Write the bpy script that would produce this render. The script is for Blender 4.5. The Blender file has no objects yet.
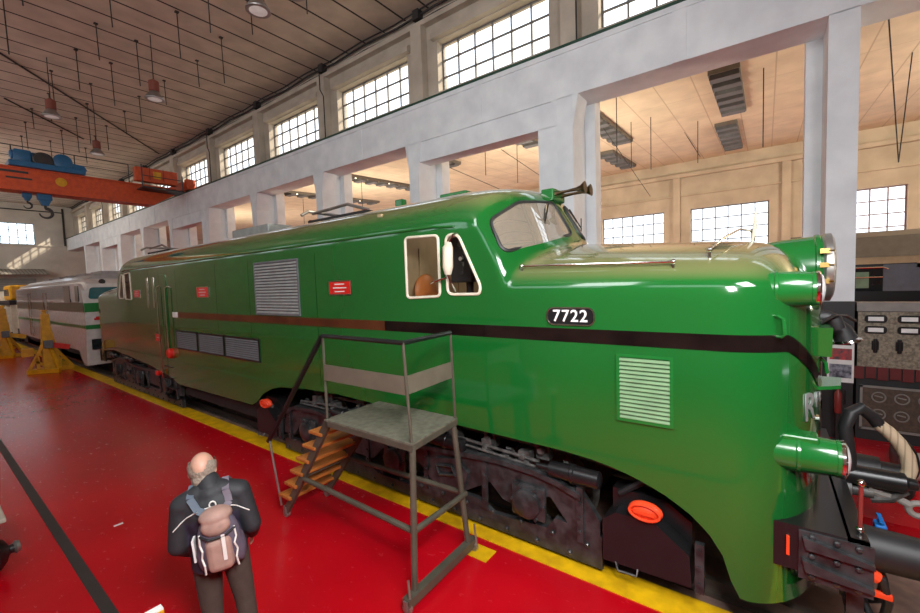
import bpy, bmesh, math, random
from mathutils import Vector, Matrix
from mathutils.bvhtree import BVHTree
random.seed(7)
S = bpy.context.scene
COL = S.collection
PI = math.pi

# ------------------------------------------------------------------ materials
def mat(name, col, rough=0.5, metal=0.0, var=0.12, scale=6.0, bump=0.0, col2=None, coat=0.0, emit=None, estr=0.0, back=None, spec=0.5, detail=4.0, stretch=None):
    m = bpy.data.materials.new(name); m.use_nodes = True
    nt = m.node_tree; N = nt.nodes; L = nt.links
    b = N['Principled BSDF']
    b.inputs['Roughness'].default_value = rough
    b.inputs['Metallic'].default_value = metal
    b.inputs['Specular IOR Level'].default_value = spec
    if coat: b.inputs['Coat Weight'].default_value = coat; b.inputs['Coat Roughness'].default_value = 0.05
    if emit:
        b.inputs['Emission Color'].default_value = (*emit, 1); b.inputs['Emission Strength'].default_value = estr
    tc = N.new('ShaderNodeTexCoord'); nz = N.new('ShaderNodeTexNoise'); cr = N.new('ShaderNodeValToRGB')
    nz.inputs['Scale'].default_value = scale; nz.inputs['Detail'].default_value = detail
    if stretch:
        mp = N.new('ShaderNodeMapping'); mp.inputs['Scale'].default_value = stretch
        L.new(tc.outputs['Object'], mp.inputs['Vector']); L.new(mp.outputs['Vector'], nz.inputs['Vector'])
    else:
        L.new(tc.outputs['Object'], nz.inputs['Vector'])
    L.new(nz.outputs['Fac'], cr.inputs['Fac'])
    c2 = col2 if col2 else tuple(max(0, c * (1 - var)) for c in col)
    cr.color_ramp.elements[0].position = 0.35; cr.color_ramp.elements[1].position = 0.65
    cr.color_ramp.elements[0].color = (*c2, 1)
    cr.color_ramp.elements[1].color = (*(col if col2 else tuple(min(1, c * (1 + var * .5)) for c in col)), 1)
    out = cr.outputs['Color']
    if back:
        g = N.new('ShaderNodeNewGeometry'); mx = N.new('ShaderNodeMix'); mx.data_type = 'RGBA'
        L.new(g.outputs['Backfacing'], mx.inputs[0]); L.new(out, mx.inputs[6]); mx.inputs[7].default_value = (*back, 1)
        out = mx.outputs[2]
    L.new(out, b.inputs['Base Color'])
    if bump:
        bp = N.new('ShaderNodeBump'); bp.inputs['Strength'].default_value = bump; bp.inputs['Distance'].default_value = 0.02
        L.new(nz.outputs['Fac'], bp.inputs['Height']); L.new(bp.outputs['Normal'], b.inputs['Normal'])
    return m

def lined(name, col, line, axis=1, step=1.0, width=0.045, offset=0.0, rough=0.9, var=0.15, axis2=None, step2=1.0, width2=.03):
    """paint with dark joints across one axis (ceiling boards, fascia)"""
    m = mat(name, col, rough, var=var, scale=1.3)
    nt = m.node_tree; N = nt.nodes; L = nt.links; b = N['Principled BSDF']
    src = b.inputs['Base Color'].links[0].from_socket
    tc = N.new('ShaderNodeTexCoord'); sp = N.new('ShaderNodeSeparateXYZ'); L.new(tc.outputs['Object'], sp.inputs[0])
    def ln(ax, st, wd, off):
        a = N.new('ShaderNodeMath'); a.operation = 'ADD'; a.inputs[1].default_value = 1000 * st + off; L.new(sp.outputs[ax], a.inputs[0])
        q = N.new('ShaderNodeMath'); q.operation = 'MODULO'; q.inputs[1].default_value = st; L.new(a.outputs[0], q.inputs[0])
        l = N.new('ShaderNodeMath'); l.operation = 'LESS_THAN'; l.inputs[1].default_value = wd; L.new(q.outputs[0], l.inputs[0])
        return l.outputs[0]
    f = ln(axis, step, width, offset)
    if axis2 is not None:
        g = N.new('ShaderNodeMath'); g.operation = 'MAXIMUM'; L.new(f, g.inputs[0]); L.new(ln(axis2, step2, width2, 0), g.inputs[1]); f = g.outputs[0]
    mx = N.new('ShaderNodeMix'); mx.data_type = 'RGBA'
    L.new(f, mx.inputs[0]); L.new(src, mx.inputs[6]); mx.inputs[7].default_value = (*line, 1)
    L.new(mx.outputs[2], b.inputs['Base Color'])
    return m

def glass(name, tint=(1, 1, 1), refl=0.1, rough=0.02):
    m = bpy.data.materials.new(name); m.use_nodes = True
    nt = m.node_tree; N = nt.nodes; L = nt.links
    N.remove(N['Principled BSDF'])
    t = N.new('ShaderNodeBsdfTransparent'); t.inputs[0].default_value = (*tint, 1)
    g = N.new('ShaderNodeBsdfGlossy'); g.inputs['Roughness'].default_value = rough
    lw = N.new('ShaderNodeLayerWeight'); lw.inputs[0].default_value = .5
    fr = N.new('ShaderNodeMath'); fr.operation = 'POWER'; fr.inputs[1].default_value = 4.0; L.new(lw.outputs['Facing'], fr.inputs[0])
    a = N.new('ShaderNodeMath'); a.operation = 'ADD'; a.inputs[1].default_value = refl; a.use_clamp = True
    nz = N.new('ShaderNodeTexNoise'); nz.inputs['Scale'].default_value = 2.0
    cr = N.new('ShaderNodeMix'); cr.data_type = 'RGBA'; cr.inputs[6].default_value = (*tint, 1); cr.inputs[7].default_value = (*[c * .93 for c in tint], 1)
    L.new(nz.outputs['Fac'], cr.inputs[0]); L.new(cr.outputs[2], t.inputs[0])
    mx = N.new('ShaderNodeMixShader'); L.new(fr.outputs[0], a.inputs[0]); L.new(a.outputs[0], mx.inputs[0])
    L.new(t.outputs[0], mx.inputs[1]); L.new(g.outputs[0], mx.inputs[2]); L.new(mx.outputs[0], N['Material Output'].inputs[0])
    return m

M = {}
M['floor'] = mat('floor_red_paint', (.50, .003, .010), .24, scale=.7, col2=(.40, .002, .008), spec=.4, detail=8)
# worn pale scratches and dark scuffs in the floor paint
def floor_detail(m):
    nt = m.node_tree; N = nt.nodes; L = nt.links; b = N['Principled BSDF']
    src = b.inputs['Base Color'].links[0].from_socket
    tc = N.new('ShaderNodeTexCoord'); mp = N.new('ShaderNodeMapping'); mp.inputs['Scale'].default_value = (1.0, .45, 1); mp.inputs['Rotation'].default_value = (0, 0, .6)
    L.new(tc.outputs['Object'], mp.inputs[0])
    n2 = N.new('ShaderNodeTexNoise'); n2.inputs['Scale'].default_value = 13; n2.inputs['Detail'].default_value = 9; n2.inputs['Roughness'].default_value = .7
    L.new(mp.outputs[0], n2.inputs['Vector'])
    r = N.new('ShaderNodeValToRGB'); r.color_ramp.elements[0].position = .62; r.color_ramp.elements[1].position = .75
    r.color_ramp.elements[1].color = (.42, .42, .42, 1)
    L.new(n2.outputs['Fac'], r.inputs[0])
    mx = N.new('ShaderNodeMix'); mx.data_type = 'RGBA'; mx.inputs[7].default_value = (.55, .06, .06, 1)
    L.new(r.outputs[0], mx.inputs[0]); L.new(src, mx.inputs[6]); L.new(mx.outputs[2], b.inputs['Base Color'])
    r2 = N.new('ShaderNodeMapRange'); r2.inputs[1].default_value = .3; r2.inputs[2].default_value = .7; r2.inputs[3].default_value = .16; r2.inputs[4].default_value = .30
    L.new(n2.outputs['Fac'], r2.inputs[0]); L.new(r2.outputs[0], b.inputs['Roughness'])
    bp = N.new('ShaderNodeBump'); bp.inputs['Strength'].default_value = .08; bp.inputs['Distance'].default_value = .01
    L.new(n2.outputs['Fac'], bp.inputs['Height']); L.new(bp.outputs['Normal'], b.inputs['Normal'])
floor_detail(M['floor'])
def top_reflection(m, refl_col, lo, hi, amt):
    """olive-tan reflection painted into the colour of faces that look upward"""
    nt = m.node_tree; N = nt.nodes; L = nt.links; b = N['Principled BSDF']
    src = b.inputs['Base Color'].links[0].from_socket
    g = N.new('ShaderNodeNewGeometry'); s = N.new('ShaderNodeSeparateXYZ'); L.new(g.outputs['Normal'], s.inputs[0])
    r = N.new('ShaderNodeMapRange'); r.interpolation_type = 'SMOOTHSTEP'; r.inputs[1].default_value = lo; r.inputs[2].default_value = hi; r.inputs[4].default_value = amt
    L.new(s.outputs[2], r.inputs[0]); mx = N.new('ShaderNodeMix'); mx.data_type = 'RGBA'; mx.inputs[7].default_value = (*refl_col, 1)
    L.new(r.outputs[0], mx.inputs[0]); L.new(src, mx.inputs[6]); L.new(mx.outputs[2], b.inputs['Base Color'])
def pane_reflection(m, col, amt):
    """pale warm reflection painted over glass as a diffuse layer"""
    nt = m.node_tree; N = nt.nodes; L = nt.links; o = N['Material Output']; src = o.inputs[0].links[0].from_socket
    d = N.new('ShaderNodeBsdfDiffuse'); d.inputs[0].default_value = (*col, 1); mx = N.new('ShaderNodeMixShader'); mx.inputs[0].default_value = amt
    L.new(src, mx.inputs[1]); L.new(d.outputs[0], mx.inputs[2]); L.new(mx.outputs[0], o.inputs[0])
M['yellow_paint'] = mat('yellow_line_paint', (.80, .47, .004), .45, scale=5, col2=(.55, .31, .004))
M['bed'] = mat('track_bed_concrete', (.34, .20, .15), .85, scale=3, col2=(.16, .10, .08), bump=.3)
M['white_wall'] = mat('white_painted_concrete', (.84, .87, .89), .8, scale=1.6, col2=(.72, .75, .78), bump=.05, detail=9)
M['beige_wall'] = mat('warm_plaster', (.56, .49, .40), .85, scale=1.2, col2=(.43, .37, .30), detail=8)
M['end_wall'] = mat('end_wall_plaster', (.58, .53, .46), .85, scale=.7, col2=(.46, .42, .37))
M['tan_wall'] = mat('tan_plaster', (.64, .56, .44), .85, scale=.9, col2=(.50, .43, .33), detail=7)
M['black_base'] = mat('black_wall_base', (.012, .012, .013), .5)
M['ceiling'] = lined('ceiling_boards', (.58, .485, .385), (.03, .024, .02), 1, .985, .07, .35)
M['aisle_ceiling'] = lined('aisle_ceiling_boards', (.76, .65, .48), (.55, .45, .31), 1, 1.0, .035, .2, var=.1, axis2=0, step2=2.0, width2=.02)
M['mullion'] = mat('window_bar_paint', (.16, .15, .14), .6)
M['red_mullion'] = mat('window_bar_red_oxide', (.30, .20, .18), .6)
M['teal_mullion'] = mat('window_bar_teal', (.10, .24, .26), .6)
M['pane'] = glass('window_glass', (.97, .98, 1.0), .0)
M['green_rail'] = mat('dark_green_rail', (.012, .06, .035), .5)
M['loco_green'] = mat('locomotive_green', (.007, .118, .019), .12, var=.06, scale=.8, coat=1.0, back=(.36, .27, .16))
M['loco_green2'] = mat('locomotive_green_fittings', (.009, .14, .024), .22, var=.06, coat=.5)
M['stripe_dark_refl'] = mat('polished_band_dark_reflection', (.07, .045, .04), .16, metal=.85, scale=2.2, col2=(.03, .02, .02))  # dark surroundings mirrored in the band, put into its colour
M['stripe_warm_refl'] = mat('polished_band_warm_reflection', (.34, .13, .06), .22, metal=.8, scale=2.0, col2=(.22, .08, .04))  # warm brown reflection on the same band, put into its colour
M['alu'] = mat('louvre_aluminium', (.31, .33, .32), .5, metal=.3)
M['alu_dark'] = mat('grille_grey', (.13, .135, .145), .6, metal=.0)
M['louv_green'] = mat('louvre_pale_green', (.17, .29, .15), .5)
M['chrome'] = mat('chrome', (.75, .74, .70), .12, metal=1)
M['steel'] = mat('dull_steel', (.36, .35, .33), .4, metal=.8)
M['brass'] = mat('brass', (.42, .27, .09), .28, metal=1)
M['horn_bronze'] = mat('dark_bronze', (.13, .09, .05), .3, metal=1)
M['bogie'] = mat('bogie_black_grease', (.046, .047, .049), .30, scale=9, col2=(.016, .016, .017), bump=.25)
M['bogie_grey'] = mat('bogie_grimy_steel', (.12, .115, .108), .45, scale=11, col2=(.035, .034, .033), bump=.3)
M['black'] = mat('black_gloss_paint', (.010, .010, .011), .3)
M['black_matte'] = mat('black_matte', (.014, .014, .015), .65)
M['rubber'] = mat('black_rubber', (.016, .016, .017), .5)
M['red'] = mat('bright_red_paint', (.62, .018, .012), .35)
M['orange_red'] = mat('orange_red_cap', (.85, .07, .02), .35)
M['maroon'] = mat('dark_red_rod', (.22, .03, .025), .4)
M['white'] = mat('white_lettering', (.80, .80, .78), .5)
M['cream'] = mat('cream_paint', (.72, .66, .52), .55)
M['loco_glass'] = glass('cab_glass', (.80, .78, .70), .5, .03)
M['side_glass'] = glass('side_cab_glass', (.93, .92, .88), .03, .02)
top_reflection(M['loco_green'], (.22, .205, .085), .48, 1.0, .85)  # warm aisle reflection on bonnet and roof, painted into the green
pane_reflection(M['loco_glass'], (.62, .55, .44), .30)  # bright windscreen reflection mixed in as a matte tint
M['lamp_glass'] = mat('lamp_lens', (.75, .75, .74), .1, coat=1)
M['seat'] = mat('tan_leather', (.46, .15, .035), .5)
M['cab_tan'] = mat('cab_lining', (.40, .30, .18), .6, col2=(.33, .25, .15), stretch=(1, 9, .5))
M['panel_black'] = mat('cab_instrument_black', (.02, .02, .023), .45)
M['plat_grey'] = mat('platform_olive_grey', (.085, .075, .055), .45, col2=(.062, .055, .04))
M['plat_deck'] = mat('platform_deck', (.16, .155, .115), .6, col2=(.10, .095, .07), scale=14, bump=.15)
M['plat_panel'] = mat('platform_panel', (.135, .115, .085), .5)
M['wood'] = mat('varnished_treads', (.50, .17, .035), .4, col2=(.33, .10, .02), stretch=(2, 14, 14), scale=3)
M['crane'] = mat('crane_orange', (.62, .085, .015), .5, col2=(.50, .06, .012))
M['crane_dark'] = mat('crane_dark_steel', (.03, .028, .028), .5)
M['blue'] = mat('crane_hoist_blue', (.02, .12, .26), .4)
M['yellow'] = mat('jack_yellow', (.70, .36, .005), .45, col2=(.55, .26, .005))
M['white_loco'] = mat('white_locomotive_paint', (.62, .60, .58), .25, coat=.4, var=.1)
M['grey_loco'] = mat('grey_locomotive_paint', (.30, .27, .27), .3, coat=.3)
M['band_green'] = mat('green_band', (.02, .20, .045), .3)
M['band_dull'] = mat('dull_green_band', (.10, .085, .05), .3)
M['teal_glass'] = mat('teal_windscreen', (.02, .12, .14), .05, coat=1)
M['dark_glass'] = mat('dark_glazing', (.02, .025, .028), .08, coat=.6)
M['shutter'] = lined('roller_shutter_slats', (.32, .31, .29), (.16, .155, .15), 2, .16, .03)
M['corrugated'] = lined('corrugated_sheet', (.34, .31, .27), (.18, .16, .14), 0, .24, .08)
M['speckle'] = mat('speckled_marble_panel', (.30, .25, .18), .5, scale=26, col2=(.12, .10, .07), detail=6)
M['cabinet'] = mat('brown_cabinet_panel', (.10, .065, .045), .5, scale=20, col2=(.06, .04, .03))
M['frame_grey'] = mat('grey_frame', (.24, .22, .20), .5)
M['dark_red'] = mat('dark_red_fringe', (.12, .012, .012), .7)
M['hose'] = lined('ribbed_canvas_hose', (.46, .36, .24), (.30, .23, .15), 1, .05, .012)
M['beige_metal'] = mat('beige_enamel', (.46, .41, .33), .5)
M['blue_valve'] = mat('blue_valve', (.01, .17, .55), .4)
M['coach_roof'] = mat('coach_roof_grey', (.16, .145, .125), .6)
M['coach_cream'] = mat('coach_cream', (.55, .42, .24), .5)
M['coach_blue'] = mat('coach_blue_grey', (.14, .16, .20), .45)
M['pale_green'] = mat('pale_green_cab', (.22, .34, .22), .6)
M['skin'] = mat('skin', (.58, .32, .23), .5, var=.1, scale=14)
M['hair'] = mat('grey_hair', (.36, .30, .24), .8, col2=(.22, .18, .14), scale=60, bump=.5)
M['jacket'] = mat('jacket_charcoal', (.020, .021, .025), .65, scale=18, bump=.15)
M['navy'] = mat('jacket_navy_panel', (.022, .022, .042), .65, scale=18, bump=.1)
M['trousers'] = mat('trousers_brown', (.062, .045, .036), .8, scale=16, bump=.15)
M['shoe'] = mat('dark_shoe', (.02, .016, .014), .5)
M['pack_tan'] = mat('backpack_tan', (.36, .22, .18), .7, scale=20, bump=.1)
M['pack_purple'] = mat('backpack_mauve', (.10, .08, .115), .7, scale=20, bump=.1)
M['pack_strap'] = mat('backpack_strap', (.16, .135, .17), .7)
M['pack_blue'] = mat('backpack_strap_blue', (.10, .13, .17), .7)
M['cord'] = mat('white_cord', (.72, .70, .66), .7)
M['rail_steel'] = mat('rail_steel', (.16, .13, .11), .4, metal=.7)
M['slot'] = mat('floor_slot_dark', (.030, .026, .024), .55)
M['photo_red'] = mat('print_red_train', (.45, .05, .05), .4, scale=12, col2=(.05, .05, .06))
M['photo_dark'] = mat('print_dark_train', (.30, .30, .36), .4, scale=14, col2=(.03, .03, .05))
M['wire'] = mat('thin_dark_wire', (.03, .026, .024), .7)
M['lamp_red'] = mat('pendant_red_brown', (.20, .05, .03), .5)
M['lamp_bulb'] = mat('pendant_lens', (.8, .8, .78), .15, emit=(1, .97, .9), estr=.15)
M['tube_glow'] = mat('fluorescent_tube', (.9, .9, .85), .3, emit=(1, .93, .75), estr=3)
M['paper'] = mat('paper', (.72, .71, .69), .7)

# ------------------------------------------------------------------ mesh builder
class MB:
    def __init__(s): s.bm = bmesh.new()
    def box(s, x0, x1, y0, y1, z0, z1, bev=0.0):
        r = bmesh.ops.create_cube(s.bm, size=1); vs = r['verts']
        for v in vs:
            v.co = Vector((x0 + (x1 - x0) * (v.co.x + .5), y0 + (y1 - y0) * (v.co.y + .5), z0 + (z1 - z0) * (v.co.z + .5)))
        if bev:
            es = list({e for v in vs for e in v.link_edges})
            bmesh.ops.bevel(s.bm, geom=es, offset=bev, segments=2, affect='EDGES', profile=.5)
        return s
    def obox(s, p0, p1, w, h, up=(0, 0, 1)):
        """bar of rectangular section from p0 to p1"""
        p0, p1 = Vector(p0), Vector(p1); d = (p1 - p0).normalized(); u = Vector(up)
        if abs(d.dot(u)) > .98: u = Vector((1, 0, 0))
        a = d.cross(u).normalized(); b = a.cross(d).normalized()
        vs = []
        for p in (p0, p1):
            for i, j in ((-1, -1), (1, -1), (1, 1), (-1, 1)): vs.append(s.bm.verts.new(p + a * (i * w / 2) + b * (j * h / 2)))
        for f in ((3, 2, 1, 0), (4, 5, 6, 7), (0, 1, 5, 4), (1, 2, 6, 5), (2, 3, 7, 6), (3, 0, 4, 7)): s.bm.faces.new([vs[k] for k in f])
        return s
    def tube(s, pts, r, seg=10, cap=True, closed=False):
        pts = [Vector(p) for p in pts]; n = len(pts)
        rs = r if isinstance(r, (list, tuple)) else [r] * n
        rings = []; prev = None
        for i, p in enumerate(pts):
            if closed: t = (pts[(i + 1) % n] - pts[i - 1]).normalized()
            else: t = (pts[min(i + 1, n - 1)] - pts[max(i - 1, 0)]).normalized()
            if prev is None:
                u = Vector((0, 0, 1)) if abs(t.z) < .9 else Vector((1, 0, 0))
                a = t.cross(u).normalized()
            else:
                a = (prev - t * prev.dot(t)).normalized()
            prev = a; b = t.cross(a)
            rings.append([s.bm.verts.new(p + (a * math.cos(2 * PI * k / seg) + b * math.sin(2 * PI * k / seg)) * rs[i]) for k in range(seg)])
        m = n if closed else n - 1
        for i in range(m):
            A, B = rings[i], rings[(i + 1) % n]
            for k in range(seg): s.bm.faces.new((A[k], A[(k + 1) % seg], B[(k + 1) % seg], B[k]))
        if cap and not closed:
            s.bm.faces.new(rings[0][::-1]); s.bm.faces.new(rings[-1])
        return s
    def lathe(s, o, axis, prof, seg=24):
        """prof: list of (distance along axis, radius)"""
        o = Vector(o); t = Vector(axis).normalized(); u = Vector((0, 0, 1)) if abs(t.z) < .9 else Vector((1, 0, 0))
        a = t.cross(u).normalized(); b = t.cross(a); rings = []
        for d, r in prof:
            r = max(r, .0008)
            rings.append([s.bm.verts.new(o + t * d + (a * math.cos(2 * PI * k / seg) + b * math.sin(2 * PI * k / seg)) * r) for k in range(seg)])
        for A, B in zip(rings, rings[1:]):
            for k in range(seg): s.bm.faces.new((A[k], A[(k + 1) % seg], B[(k + 1) % seg], B[k]))
        s.bm.faces.new(rings[0][::-1]); s.bm.faces.new(rings[-1])
        return s
    def prism(s, poly, axis, a0, a1):
        """polygon in the two other axes, extruded along axis from a0 to a1"""
        def P(q, a):
            return Vector((a, q[0], q[1])) if axis == 'x' else Vector((q[0], a, q[1])) if axis == 'y' else Vector((q[0], q[1], a))
        A = [s.bm.verts.new(P(q, a0)) for q in poly]; B = [s.bm.verts.new(P(q, a1)) for q in poly]
        n = len(poly)
        s.bm.faces.new(A[::-1]); s.bm.faces.new(B)
        for i in range(n): s.bm.faces.new((A[i], A[(i + 1) % n], B[(i + 1) % n], B[i]))
        return s
    def ball(s, c, rx, ry=None, rz=None, rot=None, seg=20):
        r = bmesh.ops.create_uvsphere(s.bm, u_segments=seg, v_segments=max(8, seg * 2 // 3), radius=1)
        mt = Matrix.Translation(Vector(c)) @ (rot.to_4x4() if rot else Matrix.Identity(4)) @ Matrix.Diagonal((rx, ry or rx, rz or rx, 1))
        for v in r['verts']: v.co = mt @ v.co
        return s
    def capsule(s, p0, p1, r0, r1, seg=16):
        p0, p1 = Vector(p0), Vector(p1)
        s.ball(p0, r0, seg=seg); s.ball(p1, r1, seg=seg); s.tube([p0, p1], [r0, r1], seg=seg); return s
    def quad(s, *ps):
        s.bm.faces.new([s.bm.verts.new(Vector(p)) for p in ps]); return s
    def build(s, name, m, parent=None, smooth=None, origin=None, recalc=True):
        bm = s.bm
        if recalc: bmesh.ops.recalc_face_normals(bm, faces=bm.faces[:])
        if parent is not None:
            o = Vector((0, 0, 0)); p = parent
            while p is not None: o += p.location; p = p.parent
        elif origin is not None: o = Vector(origin)
        else:
            xs = [v.co for v in bm.verts]
            lo = Vector([min(c[i] for c in xs) for i in range(3)]); hi = Vector([max(c[i] for c in xs) for i in range(3)])
            o = Vector(((lo.x + hi.x) / 2, (lo.y + hi.y) / 2, lo.z))
        for v in bm.verts: v.co -= o
        me = bpy.data.meshes.new(name); 
        if smooth is not None:
            for f in bm.faces: f.smooth = True
            for e in bm.edges:
                if len(e.link_faces) == 2 and e.calc_face_angle(0) > smooth: e.smooth = False
        bm.to_mesh(me); bm.free()
        ms = m if isinstance(m, (list, tuple)) else [m]
        for q in ms: me.materials.append(M[q] if isinstance(q, str) else q)
        ob = bpy.data.objects.new(name, me); COL.objects.link(ob)
        if parent is not None: ob.parent = parent
        else: ob.location = o
        return ob

def thing(name, label, cat, loc=(0, 0, 0), group=None):
    o = bpy.data.objects.new(name, None); COL.objects.link(o); o.location = loc; o.empty_display_size = .2
    o['label'] = label; o['category'] = cat
    if group: o['group'] = group
    return o
def tag(o, label, cat, group=None):
    o['label'] = label; o['category'] = cat
    if group: o['group'] = group
    return o
def struct(o): o['kind'] = 'structure'; return o
def dup(root, loc=None, rz=None, label=None):
    r = root.copy(); COL.objects.link(r)
    if loc is not None: r.location = loc
    if rz is not None: r.rotation_euler.z = rz
    if label: r['label'] = label
    for ch in list(root.children):
        c = ch.copy(); COL.objects.link(c); c.parent = r
        for g in list(ch.children):
            d = g.copy(); COL.objects.link(d); d.parent = c
    return r
SM = math.radians(35)
# ------------------------------------------------------------------ building shell
XL, XW, XG, XF, Y0, Y1, ZC = -6.0, 9.75, 10.35, 27.0, -12.0, 55.0, 11.6
BAY = 4.96
wn = [0]
def window(axis, at, a0, a1, z0, z1, cols, rows, bar='mullion', t=.035):
    wn[0] += 1
    c = (at, (a0 + a1) / 2, z0) if axis == 'x' else ((a0 + a1) / 2, at, z0)
    r = bpy.data.objects.new('window_%d' % wn[0], None); COL.objects.link(r); r.location = c; struct(r)
    m = MB()
    def bar_(b0, b1, c0, c1, d):
        if axis == 'x': m.box(at - d, at + d, b0, b1, c0, c1)
        else: m.box(b0, b1, at - d, at + d, c0, c1)
    for i in range(cols + 1):
        a = a0 + (a1 - a0) * i / cols; w = t * (1.6 if i in (0, cols) else .75); bar_(a - w, a + w, z0, z1, .03)
    for j in range(rows + 1):
        z = z0 + (z1 - z0) * j / rows; w = t * (1.6 if j in (0, rows) else .75); bar_(a0, a1, z - w, z + w, .026)
    m.build('window_frame', bar, r)
    g = MB()
    if axis == 'x': g.quad((at, a0, z0), (at, a1, z0), (at, a1, z1), (at, a0, z1))
    else: g.quad((a0, at, z0), (a1, at, z0), (a1, at, z1), (a0, at, z1))
    g.build('pane', 'pane', r)

def wall_x(m, x0, x1, y0, y1, z0, z1, holes):
    """wall slab with rectangular holes (same z range each), built of boxes"""
    y = y0
    for (a, b, c, d) in holes:
        if a > y: m.box(x0, x1, y, a, z0, z1)
        if c > z0: m.box(x0, x1, a, b, z0, c)
        if d < z1: m.box(x0, x1, a, b, d, z1)
        y = b
    if y < y1: m.box(x0, x1, y, y1, z0, z1)

# floor: hall floor, track bed, floor of the second aisle
f = MB(); f.quad((XL, Y0, 0), (4.14, Y0, 0), (4.14, Y1, 0), (XL, Y1, 0)); f.quad((4.14, Y0, 0), (4.14, Y0, -.16), (4.14, Y1, -.16), (4.14, Y1, 0))
f.quad((6.75, Y0, 0), (XF, Y0, 0), (XF, Y1, 0), (6.75, Y1, 0)); f.quad((6.75, Y0, -.16), (6.75, Y0, 0), (6.75, Y1, 0), (6.75, Y1, -.16))
fl = f.build('floor', 'floor', origin=(0, 0, 0), recalc=False); struct(fl)
f = MB(); f.quad((4.14, Y0, -.155), (6.75, Y0, -.155), (6.75, Y1, -.155), (4.14, Y1, -.155)); struct(f.build('floor_track_bed', 'bed', origin=(0, 0, 0), recalc=False))
f = MB(); f.box(3.83, 4.16, Y0 + .1, Y1 - .1, .001, .012); struct(f.build('trim_1', 'yellow_paint', origin=(0, 0, 0)))
for k, x in enumerate((4.566, 6.234)):
    r = MB(); r.box(x - .035, x + .035, Y0 + .1, Y1 - .1, -.05, 0); r.box(x - .01, x + .01, Y0 + .1, Y1 - .1, -.13, -.05); r.box(x - .07, x + .07, Y0 + .1, Y1 - .1, -.155, -.13)
    struct(r.build('trim_%d' % (2 + k), 'rail_steel', origin=(x, 0, -.155)))
# dark slot with a rail set in the hall floor
r = MB(); r.box(.90, 1.0, Y0 + .1, Y1 - .1, .001, .008); struct(r.build('trim_4', 'slot', origin=(0, 0, 0)))
r = MB()
r.box(3.50, 3.72, 2.38, 2.62, .002, .008); r.box(2.42, 2.62, 2.20, 2.42, .002, .008)
struct(r.build('trim_5', 'yellow_paint', origin=(3, 2.4, 0)))

# clerestory wall over the columns
WIN = [(9.53 + 4.98 * (k - 2), 13.24 + 4.98 * (k - 2)) for k in range(-1, 11)]
w = MB(); wall_x(w, XG, XG + .45, Y0, Y1, 8.5, ZC, [(a, b, 8.97, 10.5) for a, b in WIN])
for a, b in WIN:      # sloping soffit over each opening and splayed upper jamb
    w.prism([(XG - .16, 10.54), (XG + .02, 10.52), (XG + .02, 10.80), (XG - .16, 10.70)], 'y', a - .15, b + .15)
w.box(XG - .22, XG, Y0, Y1, 11.05, 11.2)
struct(w.build('wall_right', 'beige_wall', origin=(XG, 0, 8.5)))
for a, b in WIN: window('x', XG + .28, a, b, 8.97, 10.5, 6, 3, t=.028)
# pilaster strips between the upper windows
w = MB()
for k in range(len(WIN) - 1):
    c = (WIN[k][1] + WIN[k + 1][0]) / 2; w.box(XG - .28, XG, c - .22, c + .22, 8.5, 11.05)
struct(w.build('trim_6', 'beige_wall', origin=(XG, 0, 8.5)))
# long crane beam on the columns
w = MB(); w.box(XW, XW + .85, Y0, Y1, 7.36, 8.5); w.box(XW - .03, XW + .9, Y0, Y1, 8.38, 8.5)
for k in range(-1, 11):
    c = -1.03 + BAY * k
    w.box(XW - .02, XW, c - 2.6, c - 2.35, 7.36, 8.38)
    for sgn in (1, -1):      # haunches
        if k: w.prism([(c + sgn * .2, 6.6), (c + sgn * .34, 7.37), (c + sgn * .2, 7.37)], 'x', XW + .002, XW + .6)
for k in (1, 5, 8):          # the bays with a lower secondary beam
    c = -1.03 + BAY * k
    w.box(XW + .04, XW + .55, c + .2, c + .72, 2.45, 6.77)
    w.box(XW + .04, XW + .55, c + .2, c + BAY - .2, 6.76, 7.37)
struct(w.build('trim_7', 'white_wall', origin=(XW, 0, 7)))
r = MB(); r.box(XW - .05, XW + .08, Y0, Y1, 8.5, 8.56); struct(r.build('trim_8', 'green_rail', origin=(XW, 0, 8.5)))
for k in range(-1, 11):
    c = -1.03 + BAY * k
    p = MB(); p.box(XW, XW + .85, c - .2, c + .2, 2.45, 7.37); p.box(XW + .85, XW + 1.25, c - (.2 if k == 0 else .45), c + .45, 2.45, 8.5)
    q = p.build('pillar', 'white_wall', origin=(XW + .4, c, 0)); struct(q)
    p = MB(); p.box(XW - .004, XW + .854, c - .204, c + .204, 0, 2.45); p.box(XW + .85, XW + 1.254, c - (.204 if k == 0 else .454), c + .454, 0, 2.45)
    p.build('pillar_base', 'black_base', q)
# ceiling of the hall and of the second aisle
c = MB(); c.box(XL, XG + .45, Y0, Y1, ZC, ZC + .25); struct(c.build('ceiling', 'ceiling', origin=(0, 0, ZC)))
c = MB(); c.prism([(XG + .45, 8.6), (XF + .3, 9.45), (XF + .3, 9.7), (XG + .45, 8.85)], 'y', Y0, Y1); struct(c.build('ceiling_second_aisle', 'aisle_ceiling', origin=(0, 0, 8.6)))
# far wall of the second aisle
FW = [(-.1 + 4.97 * k, 3.5 + 4.97 * k) for k in range(-2, 11)]
w = MB(); wall_x(w, XF, XF + .4, Y0, Y1, 0, 9.6, [(a, b, 4.3, 6.75) for a, b in FW])
for a, b in FW: w.box(XF - .18, XF, b + .5, b + .85, 0, 8.7)
w.box(XF - .25, XF, Y0, Y1, 8.55, 8.75); w.box(XF - .12, XF, Y0, Y1, 7.5, 7.58)
struct(w.build('wall_far', 'tan_wall', origin=(XF, 0, 0)))
for k, (a, b) in enumerate(FW): window('x', XF + .2, a, b, 4.3, 6.75, 6, 4, 'red_mullion' if k < 2 else 'mullion')
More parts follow.
